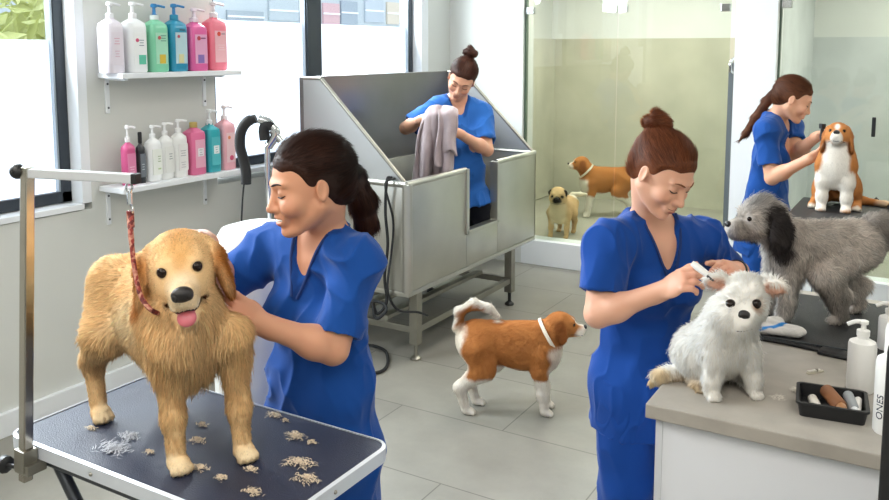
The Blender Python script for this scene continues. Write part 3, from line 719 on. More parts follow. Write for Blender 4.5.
lp = bez([l0, at(131, 235, 1.92), at(135, 272, 1.90), at(141, 296, 1.88), at(150, 309, 1.865), at(160, 314, 1.90), at(170, 316, 1.95)], 6)
MB().tube(lp, [.0065]*8+[.0055]*(len(lp)-8), 8).build('strap', M_leash, ls, smooth=True)
MB().lathe([(.009, -.02), (.009, .02)], l0-[0, 0, .012], 10).build('strap_end', M_leash, ls, smooth=True)
# hair clippings on the table
cl_ = [(112, 449, .034, 11), (128, 437, .022, 7), (198, 441, .016, 6), (203, 425, .012, 5), (296, 436, .020, 9), (275, 415, .016, 7), (300, 462, .026, 11), (305, 478, .020, 9), (252, 492, .016, 7), (250, 470, .013, 6), (285, 421, .008, 4), (312, 443, .010, 5), (200, 468, .015, 6), (222, 478, .012, 6), (150, 452, .01, 5), (92, 428, .01, 5), (240, 425, .011, 5)]
M_clip = mat('clipped_hair', '#dccbb2', .85)
for i, (px, py, rad, kk) in enumerate(cl_):
    c = atz(px, py, GZ+.002); rr = random.Random(i); V = []; Fs = []
    for j in range(kk*16):
        a = rr.random()*2*PI; q = rr.random()**.9*rad*(1.25+.35*math.sin(a*5+i)); th_ = rr.gauss(1.0+i*.7, .8); L_ = rad*(.35+.4*rr.random())
        p = c+[math.cos(a)*q*1.25, math.sin(a)*q*.8, .001+.006*rr.random()*(1-q/rad)]; d_ = np.array([math.cos(th_), math.sin(th_), .12*rr.random()]); sd_ = np.array([-d_[1], d_[0], 0])*.0009
        n_ = len(V); pm = p+d_*L_*.5+[0, 0, .004*rr.random()]; pe = p+d_*L_+sd_*rr.gauss(0, 4)
        V += [p-sd_, p+sd_, pm+sd_, pm-sd_, pe+sd_*.4, pe-sd_*.4]; Fs += [(n_, n_+1, n_+2, n_+3), (n_+3, n_+2, n_+4, n_+5)]
    o = arr_obj('hair_clipping', V, Fs, M_clip if i not in (0, 1) else mat('clipped_hair_grey', '#b9bcc4', .85), None, smooth=False, loc=c)
    where_ = ['large pale grey tuft of clipped hair left of the front paw', 'pale grey wisp of hair behind the largest tuft', 'small tuft between the paws', 'tiny tuft behind the front legs', 'star-shaped pale tuft near the back edge', 'flat curl of hair near the back edge', 'large sandy tuft near the right end', 'sandy tuft in front of the large one', 'wisp near the front edge', 'small wisp by the right front paw', 'tiny strand curl by the back edge', 'thin curl at the right end', 'tuft behind the left front paw', 'wisp in front of both paws', 'tiny wisp left of the paw', 'wisp by the rear paw', 'wisp behind the right paw'][i]
    tag(o, where_+' on the navy table', 'hair clipping', 'hair clippings on the grooming table')
# ---- white drum behind the table and the hose stand
bp_ = at(261, 300, 2.86); bz = atz(0, 0, 0)
bx0, by0 = bp_[0], bp_[1]; zt = at(240, 222, 2.86)[2]
dr = thing('pet_dryer', (bx0, by0, 0), 'tall white drum-shaped pet dryer behind the golden retriever', 'dryer')
MB().lathe([(.15, .06), (.165, .08), (.165, zt-.13), (.158, zt-.07), (.13, zt-.02), (.06, zt)], (bx0, by0, 0), 36).build('drum', M_white, dr, smooth=True)
MB().lathe([(.168, zt-.135), (.170, zt-.13), (.170, zt-.115), (.168, zt-.11)], (bx0, by0, 0), 36).build('lid_seam', mat('seam_grey', '#c9ccd0', .4), dr, smooth=True)
for a in (0, 120, 240):
    MB().sphere((bx0+.12*math.cos(math.radians(a)), by0+.12*math.sin(math.radians(a)), .03), (.03, .03, .03)).build('caster', M_black, dr, smooth=True)
hs_d = 3.2
h0 = at(270, 260, hs_d)
hs = thing('dryer_hose_stand', (h0[0], h0[1], 0), 'black padded dryer hose arching from a chrome stand below the window', 'hose stand')
HP = lambda px, py: at(px, py, hs_d)
top_ = HP(268, 142)
MB().tube([(h0[0], h0[1], .02), (h0[0], h0[1], top_[2])], .011, 12).build('pole', M_chrome, hs, smooth=True)
MB().lathe([(.11, 0), (.11, .015), (.03, .03), (.012, .05)], (h0[0], h0[1], 0), 24).build('base', M_chrome, hs, smooth=True)
MB().tube(bez([top_-[0, 0, .02], HP(276, 133), HP(268, 122), HP(259, 119)], 6), .017, 14).build('chrome_elbow', M_chrome, hs, smooth=True)
MB().tube(bez([HP(281, 141), HP(272, 130)], 4), .015, 12).build('chrome_elbow', M_chrome, hs, smooth=True)
MB().tube(bez([HP(265, 140), HP(264, 130), HP(267, 124), HP(272, 127)], 5), .021, 12).build('black_clamp', M_rubber, hs, smooth=True)
MB().tube(bez([HP(256, 118.5), HP(247, 122), HP(241, 132), HP(240, 146), HP(243, 158), HP(246, 172), HP(246, 184)], 7), [.017]*4+[.02]*39, 16).build('hose', M_rubber, hs, smooth=True)
MB().tube(bez([HP(244, 183), HP(242.5, 200), HP(241.5, 221)], 5), .0035, 8).build('cable', M_rubber, hs, smooth=True)
# ---- reception counter and what lies on it
CX0, CX1, CY0, CY1, CZ = -.675, 1.6, 2.255, 3.70, .9
ct = thing('counter', (.4, 3.0, 0), 'white grooming counter with a grey stone-look top, at the right', 'counter')
MB().box((CX0, CY0, CZ-.042), (CX1, CY1, CZ), .004).build('worktop', mat('stone_worktop', '#a9a39a', .5, var=(9, .12), bump=(60, .04)), ct)
MB().box((CX0+.028, CY0+.03, .08), (CX1-.02, CY1-.02, CZ-.042), .002).build('cabinet', mat('counter_white', '#e6e9ef', .45), ct)
MB().box((CX0+.06, CY0+.07, 0), (CX1-.05, CY1-.05, .08)).build('plinth', M_white, ct)
MB().box((CX0+.024, CY0+.026, .08), (CX0+.044, CY0+.034, CZ-.042), .001).build('edge_strip', mat('edge_strip', '#d2d5da', .4), ct)
M_mat = mat('rubber_mat', '#1f2022', .55, bump=(180, .3), var=(12, .2))
gm = MB().prism(rrect(-.62, .40, 2.965, 3.62, .03), CZ, CZ+.006, .0).build('rubber_mat', M_mat, None); tag(gm, 'black rubber mat on the counter under the grey dog', 'mat')
spt = thing('flat_brush', atz(825, 350, CZ), 'black flat brush lying at the front edge of the mat', 'brush')
c = atz(826, 351, CZ+.007)
A_ = axes([1, -.15, 0], [0, 0, 1])
MB().box((-.02, -.035, 0), (.09, .035, .012), .006, M=A_, o=(c[0], c[1], CZ)).build('brush_head', M_black, spt, smooth=True)
MB().box((-.13, -.012, .001), (-.02, .012, .011), .005, M=A_, o=(c[0], c[1], CZ)).build('handle', M_black, spt, smooth=True)
# comb
c = atz(790, 344, CZ+.008); cb = thing('grooming_comb', (c[0], c[1]-.01, CZ+.006), 'long dark steel comb on the front edge of the black mat', 'comb')
cc = np.array([-.40, 2.985, CZ+.007]); A_ = axes([1, .02, 0], [0, 0, 1])
m_ = MB().box((-.085, -.004, 0), (.185, .006, .006), .001, M=A_, o=cc); m_.build('comb_spine', mat('comb_steel', '#575c62', .3, .9), cb)
m_ = MB()
for k in range(34): m_.box((-.083+k*.005, -.028, .001), (-.0815+k*.005, -.004, .004), 0, M=A_, o=cc)
m_.build('teeth', mat('comb_steel', '#575c62', .3, .9), cb)
# cloth mitt with the blue stripe
def mitt():
    c = np.array([-.455, 3.055, CZ+.0065]); b = Body(Fr(c, axes([.98, .2, 0], [0, 0, 1]), .0118))
    b.ell((0, 0, 1.4), (7.2, 3.6, 1.5), k=1).ell((-4.5, 1.2, 2.0), (3.0, 2.6, 1.8), k=1.2).ell((4.8, -.6, 1.5), (3.6, 2.8, 1.4), k=1).ell((-.8, 2.4, 2.6), (3.4, 1.6, 1.8), M=rot('Z', 20), k=1).cone((-6, -1.5, 1.1), (6, -2.6, 1.0), 1.1, .9, k=.8).cone((-2, .5, 3.4), (4, -1, 2.8), .8, .6, k=.8)
    b.plane((0, 0, 0), (0, 0, -1), k=.1)
    V, Q = b.mesh(.0035, 1); N_ = vnormals(V, Q); V = V+N_*(vnoise(V, 120)*.0015)[:, None]
    P_ = Paint(V, '#dedbd6'); fr = b.fr
    P_.blob(fr.p((-7, -3.0, 1.2)), fr.p((-1, -2.2, 2.4)), .007, '#2f86d0', .003).blob(fr.p((-1, -2.2, 2.4)), fr.p((3.4, .4, 3.6)), .008, '#2f86d0', .003)
    o = arr_obj('grooming_mitt', V, Q, mat('mitt_cloth', rough=.9, attr=True, bump=(400, .3)), None, cols=P_.C, loc=c)
    tag(o, 'crumpled white cloth mitt with a blue stripe lying on the black mat', 'mitt')
mitt()
def counter_bottle(px, py, hgt, r, nm, lab, pump=True, m=None):
    c = atz(px, py, CZ); o = thing(nm, c, lab, 'bottle'); x, y, z = c
    hb = hgt*.72
    MB().lathe([(r*.9, 0), (r, .006), (r, hb*.9), (r*.92, hb*.96), (r*.6, hb), (r*.42, hb+.004), (r*.42, hb+.018)], c, 30).build('body', m or mat('bottle_milky', '#f0f0ee', .3), o, smooth=True)
    if pump:
        hp = hgt-hb-.014; q = MB().lathe([(r*.46, 0), (r*.46, hp*.34), (r*.2, hp*.42), (r*.17, hp*.72), (r*.34, hp*.76), (r*.34, hp*.95), (r*.2, hp)], c+[0, 0, hb+.012], 18)
        zz = z+hb+.012+hp*.86
        q.tube(bez([(x, y, zz), (x-.02, y-.008, zz+.002), (x-.042, y-.015, zz-.008)], 5), .0065, 8).build('pump', M_white, o, smooth=True)
    else:
        MB().lathe([(r*.5, 0), (r*.5, hgt-hb-.02), (r*.4, hgt-hb)], c+[0, 0, hb+.004], 18).build('cap', M_white, o, smooth=True)
    return o, c, hb
counter_bottle(860, 390, .215, .039, 'pump_bottle', 'milky white pump bottle standing behind the black tray')
o, c, hb = counter_bottle(887, 432, .29, .036, 'squeeze_bottle', 'tall white bottle with blue-black vertical lettering at the right edge', pump=False)
tx = bpy.data.curves.new('lettering', 'FONT'); tx.body = 'ONES'; tx.size = .026; tx.extrude = .0006; tx.align_x = 'CENTER'; tx.align_y = 'CENTER'
to = bpy.data.objects.new('lettering', tx); COL.objects.link(to); bpy.context.view_layer.update()
dg = bpy.context.evaluated_depsgraph_get(); me = bpy.data.meshes.new_from_object(to.evaluated_get(dg)); bpy.data.objects.remove(to)
nd = np.array([-c[0]*.7-.06, -c[1], 0]); nd /= np.linalg.norm(nd); hx = np.cross([0, 0, 1], nd)
V = []
for v in me.vertices:
    u, h_ = v.co.y, v.co.x; ang = -u/.0364
    dd = nd*math.cos(ang-.55)+hx*math.sin(ang-.55); V.append(c+dd*(.0362+v.co.z)+np.array([0, 0, .075+h_]))
arr_obj('lettering', V, [tuple(p.vertices) for p in me.polygons], mat('letter_navy', '#2c3446', .5), o, smooth=False)
# tray with brushes
tc_ = np.array([-.215, 2.47, CZ]); 
tr = thing('tool_tray', tc_, 'open black plastic tray of brushes on the counter corner', 'tray')
At = axes([.97, .12, 0], [0, 0, 1]); tw, tl, th2 = .088, .075, .042
m_ = MB(); k0 = rrect(-tw, tw, -tl, tl, .014); k1 = rrect(-tw*.92, tw*.92, -tl*.92, tl*.92, .012); n = len(k0)
ring = lambda k, z: [At @ np.array([x, y, z])+tc_ for x, y in k]
k2 = rrect(-tw+.005, tw-.005, -tl+.005, tl-.005, .01); k3 = rrect(-tw*.92+.004, tw*.92-.004, -tl*.92+.004, tl*.92-.004, .01)
V = ring(k1, .0005)+ring(k0, th2)+ring(k2, th2)+ring(k3, .005); Fs = [tuple(range(n-1, -1, -1)), tuple(3*n+i for i in range(n))]
for a in range(3):
    for i in range(n): Fs.append((a*n+i, a*n+(i+1) % n, (a+1)*n+(i+1) % n, (a+1)*n+i))
m_.add(V, Fs).build('shell', M_black, tr)
kr = rrect(-tw-.004, tw+.004, -tl-.004, tl+.004, .017); V = ring(kr, th2-.006)+ring(kr, th2+.001)+ring(k2, th2+.001)+ring(k2, th2-.006)
m_ = MB(); m_.add(V, [(a*n+i, a*n+(i+1) % n, ((a+1) % 4)*n+(i+1) % n, ((a+1) % 4)*n+i) for a in range(4) for i in range(n)]).build('rim', M_black, tr)
tp = lambda x, y, z: At @ np.array([x, y, z])+tc_
def roll(nm, a, b_, r, c_, lab, cat, endc=None):
    a = tp(*a); b_ = tp(*b_); dd = (b_-a)/np.linalg.norm(b_-a)
    o = thing(nm, (a+b_)/2, lab, cat)
    MB().tube([a, a+dd*.004, b_-dd*.004, b_], [r*.85, r, r, r*.85], 16).build('body', mat('roll_'+c_.strip('#'), c_, .6), o, smooth=True)
    if endc: MB().tube([b_-dd*.002, b_+dd*.022], [r*.8, r*.55], 12).build('end_piece', mat('roll_'+endc.strip('#'), endc, .4), o, smooth=True)
    return o
roll('brush_roller', (-.015, .045, .042), (.022, -.035, .03), .019, '#8a5a38', 'brown cylindrical brush lying in the black tray', 'brush', '#a9794f')
roll('nail_file', (-.05, .02, .022), (-.035, -.045, .02), .013, '#d9d4cb', 'cream block at the left inside the black tray', 'block')
roll('clear_vial', (.042, .055, .034), (.056, -.03, .026), .014, '#9aa0a4', 'greyish clear vial at the right inside the black tray', 'vial', '#d7dbde')
roll('cream_tube', (.068, .04, .03), (.062, -.04, .022), .010, '#e8e6e2', 'thin white tube along the right side inside the tray', 'tube')
roll('amber_tube', (-.012, -.03, .018), (-.03, -.055, .018), .009, '#b98a5f', 'small amber tube end in front of the brown brush', 'tube')
# little clip, tuft, white comb
c = atz(815, 373, CZ); hc = thing('hair_clip', c, 'small beige hair clip lying on the counter behind the tray', 'clip'); A_ = axes(aR*.92+aF*.35, [0, 0, 1])
MB().box((-.032, -.005, 0), (.032, .005, .006), .002, M=A_, o=c).build('lower_jaw', mat('clip_beige', '#c9c3b2', .5), hc)
MB().box((-.03, -.004, .007), (.02, .004, .011), .002, M=A_, o=c).build('upper_jaw', mat('clip_white', '#e4e1d8', .5), hc)
MB().lathe([(.005, 0), (.005, .013)], A_ @ np.array([.006, 0, 0])+c, 10).build('spring', M_steel_d, hc)
for i, (px, py, rad, lab) in enumerate([(797, 391, .014, 'white fluff of fur at the left rim of the black tray'), (778, 398, .02, 'sparse pale fur strands between dog and tray')]):
    c = atz(px, py, CZ+.001); rr = random.Random(i+50); V = []; Fs = []
    for j in range(260 if i == 0 else 90):
        a = rr.random()*2*PI; q = math.sqrt(rr.random())*rad; p = c+[math.cos(a)*q, math.sin(a)*q, .001+.012*rr.random()*(1-q/rad)*(1 if i == 0 else .2)]
        th_ = rr.random()*6.28; d_ = np.array([math.cos(th_), math.sin(th_), .3*rr.random()])*.012; s_ = np.array([-d_[1], d_[0], 0])*.06; n_ = len(V)
        V += [p-s_, p+s_, p+d_]; Fs.append((n_, n_+1, n_+2))
    tag(arr_obj('fur_tuft', V, Fs, mat('white_fluff', '#e9e4da', .9), None, False, loc=c), lab, 'fur tuft')
# partly seen bottle and tool at the right edge
o, c, hb = counter_bottle(888, 350, .165, .034, 'pump_bottle', 'white pump bottle cut by the right edge behind the tall bottle')
# dark panel in the front right corner
a = atz(889, 345, .9); 
dp = thing('display_stand', (.16, 1.55, 0), 'black panel cropped by the lower right corner in front of the counter', 'stand')
p0 = at(888, 345, 1.60); p1 = at(872, 505, 1.60)
MB().box((p0[0]+.0, p0[1]-.03, .05), (p0[0]+.26, p0[1]+.01, p0[2]+.0), .006, ).build('panel', M_black, dp)
MB().box((p0[0], p0[1]-.15, 0), (p0[0]+.26, p0[1]+.13, .05), .006).build('foot', M_black, dp)
# ---- back grooming table
bt = thing('grooming_table', (-.2, 4.95, 0), 'black topped grooming table at the back right, under the sitting beagle', 'table')
BZ = 1.0
MB().box((-.70, 4.52, BZ-.03), (.55, 5.50, BZ), .008).build('top_mat', mat('black_table_top', '#2d2e30', .5, bump=(250, .2), var=(6, .1)), bt)
MB().box((-.705, 4.515, BZ-.045), (.555, 5.505, BZ-.026), .004).build('edge_band', mat('dark_edge', '#3a3c3f', .4), bt)
for x in (-.6, .45):
    for y in (4.6, 5.42):
        l = MB().tube([(x, y, .02), (x, y, BZ-.045)], .018, 10).build('leg', M_chrome, bt, smooth=True); MB().lathe([(.025, 0), (.025, .02)], (x, y, 0), 12).build('rubber_foot', M_rubber, l)
ga2 = thing('grooming_stand', (.03, 4.6, BZ), 'chrome folded grooming arm at the right edge of the back table', 'grooming arm')
MB().tube([at(872, 238, 4.75)+[0, 0, .0], at(893, 200, 4.6)], .012, 10).build('post', M_chrome, ga2, smooth=True)
MB().tube([at(878, 238, 4.72), at(895, 247, 4.6)], .02, 10).build('clamp_handle', M_black, ga2, smooth=True)
MB().tube([at(874, 199, 4.95), at(890, 212, 4.9)], [.018, .014], 10).build('clamp_knob', M_black, ga2, smooth=True)
# ================================================================ DOGS
M_eye = mat('dark_eye', '#1c0f08', .12, spec=.35)
M_nose = mat('dog_nose', '#1b1717', .32, bump=(500, .2))
M_tongue = mat('dog_tongue', '#d5737f', .35, sss=.2)
M_coat = mat('dog_skin', rough=.8, attr=True, spec=.2)
M_fur = fur_mat('dog_fur')
def S(fn):
    for sg in (-1, 1): fn(sg)
def paw(B, c, fw=(1, 0, 0), s=1.0, k=.008):
    """a foot with four toes; c is the ankle point above the ground contact"""
    fw = np.array(fw, float); sd = np.array([-fw[1], fw[0], 0]); c = np.array(c, float)
    B.ell(c+fw*.012*s+[0, 0, .022*s], (.034*s, .028*s, .023*s), M=np.stack([fw, sd, [0, 0, 1]], 1), k=k)
    for j, o_ in enumerate((-.021, -.007, .007, .021)):
        B.ell(c+fw*((.040 if j in (1, 2) else .033)*s)+sd*o_*s+[0, 0, .014*s], (.015*s, .0088*s, .014*s), M=np.stack([fw, sd, [0, 0, 1]], 1), k=.003)
def leg(B, pts, rs, k=.02): B.chain(pts, rs, k)
def standing(B, p):
    """trunk and legs of a standing dog; x forward, z up, metres at scale 1"""
    g = lambda n, d: p.get(n, d)
    B.ell(g('rib_c', (.10, 0, .40)), g('rib_r', (.20, .105, .145)), k=.05)
    B.ell(g('loin_c', (-.09, 0, .42)), g('loin_r', (.19, .09, .11)), k=.06)
    B.ell(g('rump_c', (-.20, 0, .43)), g('rump_r', (.12, .10, .115)), k=.05)
    B.ell(g('chest_c', (.22, 0, .37)), g('chest_r', (.09, .09, .12)), k=.05)
    B.cone(g('wither', (.15, 0, .48)), g('croup', (-.20, 0, .485)), .06, .055, k=.06)
    B.cone(g('neck0', (.20, 0, .45)), g('neck1', (.30, 0, .56)), g('nr0', .095), g('nr1', .075), k=.05)
    for sg, nm in ((1, 'L'), (-1, 'R')):
        x, y = g('f'+nm, (.19, .075)); w = y*sg; sh = g('shz', .37)
        leg(B, [(x*.6+.08, w*.9, sh), (x-.02, w, .27), (x, w, .13), (x+.012, w, .03)], [.075*g('ls', 1), .046*g('ls', 1), .031*g('ls', 1), .028*g('ls', 1)], .03)
        paw(B, (x+.012, w, 0))
        x, y = g('h'+nm, (-.22, .08)); w = y*sg
        leg(B, [(-.19, .055*sg, .40), (x+.075, w*.95+.008*sg, .285), (x-.065, w, .165), (x-.03, w, .03)], [.10*g('ls', 1), .068*g('ls', 1), .033*g('ls', 1), .027*g('ls', 1)], .035)
        paw(B, (x-.022, w, 0))
def sitting(B, p):
    g = lambda n, d: p.get(n, d)
    B.ell((.05, 0, .27), (.095, .088, .14), k=.05)
    B.cone((.03, 0, .29), (-.12, 0, .14), .09, .115, k=.06)
    B.ell((.08, 0, .22), (.06, .07, .09), k=.04)
    B.cone(g('neck0', (.05, 0, .33)), g('neck1', (.07, 0, .43)), .08, .066, k=.05)
    for sg in (1, -1):
        B.ell((-.085, .085*sg, .095), (.115, .055, .095), M=rot('Y', -12), k=.035)
        B.cone((-.06, .115*sg, .03), (.03, .118*sg, .02), .028, .022, k=.02); paw(B, (.02, .118*sg, 0))
        fx = .11; ly = g('ly', .066)*sg
        leg(B, [(.075, .062*sg, .26), (.095, (.068*sg+ly)/2, .17), (fx, ly, .08), (fx+.005, ly, .03)], [.055, .038, .029, .026], .03)
        paw(B, (fx+.005, ly, 0))
def dog_head(B, h, p):
    """h: head frame (x to the nose, z up), metres"""
    g = lambda n, d: p.get(n, d); fr0 = B.fr; B.fr = h
    sk = g('skull', (.078, .066, .064)); ml = g('ml', .115); mz = g('mz', -.03); mw = g('mw', .036); me = g('me', .03)
    B.ell((0, 0, 0), sk, k=.03)
    B.ell((-.01, 0, .01), (sk[0]*.95, sk[1]*.95, sk[2]*.95), k=.02)
    B.ell((.03, 0, -.025), (.055, sk[1]*.85, .045), k=.03)                                    # cheeks
    B.cone((.045, 0, mz+.004), (ml, 0, mz-.006), mw, me, k=g('mk', .022))                       # muzzle
    B.ell((ml+.006, 0, mz+.002), (.028, me*.92, me*.85), k=.012)
    S(lambda s_: B.ell((ml-.012, s_*me*.62, mz-.022), (.034, .014, .022), k=.012))               # flews
    S(lambda s_: B.ell((.052, s_*.030, .026), (.022, .02, .013), k=.016))                        # brows
    if g('open', False):
        B.cone((.03, 0, -.064), (ml-.012, 0, mz-.058), .028, .019, k=.012)
        B.ell((ml-.03, 0, mz-.034), (.060, .042, .011), k=.006, op='-')
    else: B.cone((.03, 0, -.052), (ml-.01, 0, mz-.03), .026, .019, k=.015)
    er = g('ear', 'drop')
    if er == 'drop':
        ec = g('ear_c', (-.005, .080, -.035)); rr = g('ear_r', (.034, .013, .062)); tilt = g('ear_tilt', 12)
        for s_ in (-1, 1):
            B.ell((ec[0], ec[1]*s_, ec[2]), rr, M=rot('X', tilt*s_) @ rot('Y', g('ear_y', -8)), k=.008, g='ear')
            B.cone((-.012, s_*sk[1]*.80, sk[2]*.58), (ec[0]-.004, (ec[1]-.002)*s_, ec[2]+rr[2]*.55), .014, .013, k=.014, g='ear')
    if er == 'side':
        for s_ in (-1, 1):
            M_ = rot('X', 4*s_) @ rot('Z', -14*s_)
            B.ell((-.004, s_*.094, .052), (.014, .048, .030), M=M_, k=.012, g='ear')
            B.ell((.014, s_*.096, .044), (.011, .032, .016), M=M_, k=.006, op='-')
    if er == 'pug':
        for s_ in (-1, 1): B.ell((.012, s_*.066, .034), (.014, .018, .028), M=rot('X', 30*s_), k=.008, g='ear')
    B.fr = fr0
def finish_dog(name, label, base, B, h, p, vox, paint, fur, extra=None, hw=1.0):
    """mesh, colours, coat strands, eyes, nose"""
    V, Q = B.mesh(vox, 1)
    t = thing(name, base, label, 'dog')
    N_ = vnormals(V, Q)
    pt = paint(V, N_)
    body = arr_obj('body', V, Q, M_coat, t, cols=pt.C)
    s_ = h.s; ml = p.get('ml', .115); mz = p.get('mz', -.03)
    for sg in (-1, 1):
        e = p.get('eye', (.06, .032, .008)); q = B.snap(h.p((e[0], e[1]*sg, e[2])), h.d((1, .25*sg, .05)), .04)
        er = p.get('er', .0105)*s_
        MB().sphere(q-h.d((1, .2*sg, 0))*er*.45, er).build('eye', M_eye, t, smooth=True)
    me_ = p.get('me', .03)
    qn = B.snap(h.p((ml, 0, mz+me_*.42)), h.d((1, 0, .12)), .08)
    nr = p.get('nr', .017)*s_
    nb = MB().sphere((0, 0, 0), (nr*.8, nr*1.15, nr*.85), n=10)
    for sg in (-1, 1): nb.sphere((nr*.15, sg*nr*.62, -nr*.12), (nr*.62, nr*.5, nr*.55), n=8)
    nb.v = [qn-h.d((1, 0, 0))*nr*.12+h.M @ v for v in nb.v]
    nb.build('nose', M_nose, t, smooth=True)
    # mouth line
    if not p.get('open') and not p.get('nomouth'):
        pts = []
        for a in np.linspace(-1, 1, 11): pts.append(B.snap(h.p((ml*.4+.55*ml*(1-abs(a)**1.6), a*me_*1.05, mz-me_*.95-.006*(1-abs(a)))), h.d((1-.6*abs(a), a*.9, 0)), .05)+h.d((1, 0, 0))*.0006)
        MB().tube(pts, .0016*s_, 5).build('mouth_line', M_nose, t)
    if extra: extra(t, B, V, N_)
    if fur:
        fu = fur(V, N_, pt.C)
        for f_ in (fu if isinstance(fu, list) else [fu]):
            VV, FF, CC, NN = strands(V, Q, pt.C, **f_)
            o = arr_obj('coat', VV, FF, M_fur, t, smooth=False, cols=CC, nrm=NN)
    return t
def flow_std(V, fr, h, head_r=.13):
    """hair lies back along the trunk, down the legs, and back from the nose on the head"""
    loc = (V-fr.o) @ fr.M
    fl = np.tile(fr.d((-.75, 0, -.55)), (len(V), 1))
    fb = np.clip((loc[:, 0]/fr.s-.06)/.08, 0, 1)[:, None]; fl = fl*(1-fb)+fr.d((-.12, 0, -1.0))*fb
    low = np.clip((.30*fr.s-loc[:, 2])/(.12*fr.s), 0, 1)[:, None]
    fl = fl*(1-low)+np.array([0, 0, -1.0])*low
    nose = h.p((.12, 0, -.02)); w = np.clip(1.4-np.linalg.norm(V-h.o, axis=1)/(head_r*h.s), 0, 1)[:, None]
    r_ = V-nose; r_ /= np.linalg.norm(r_, axis=1)[:, None]+1e-9
    return fl*(1-w)+(r_+h.d((0, 0, -.25)))*w
def zone(V, a, b, r, soft): return np.clip((r-seg_d(V, a, b))/soft+.5, 0, 1)
def headf(o, fwd, up=(0, 0, 1), roll=0, s=1.0):
    A = axes(fwd, np.array(up, float)); return Fr(o, A @ rot('X', roll), s)

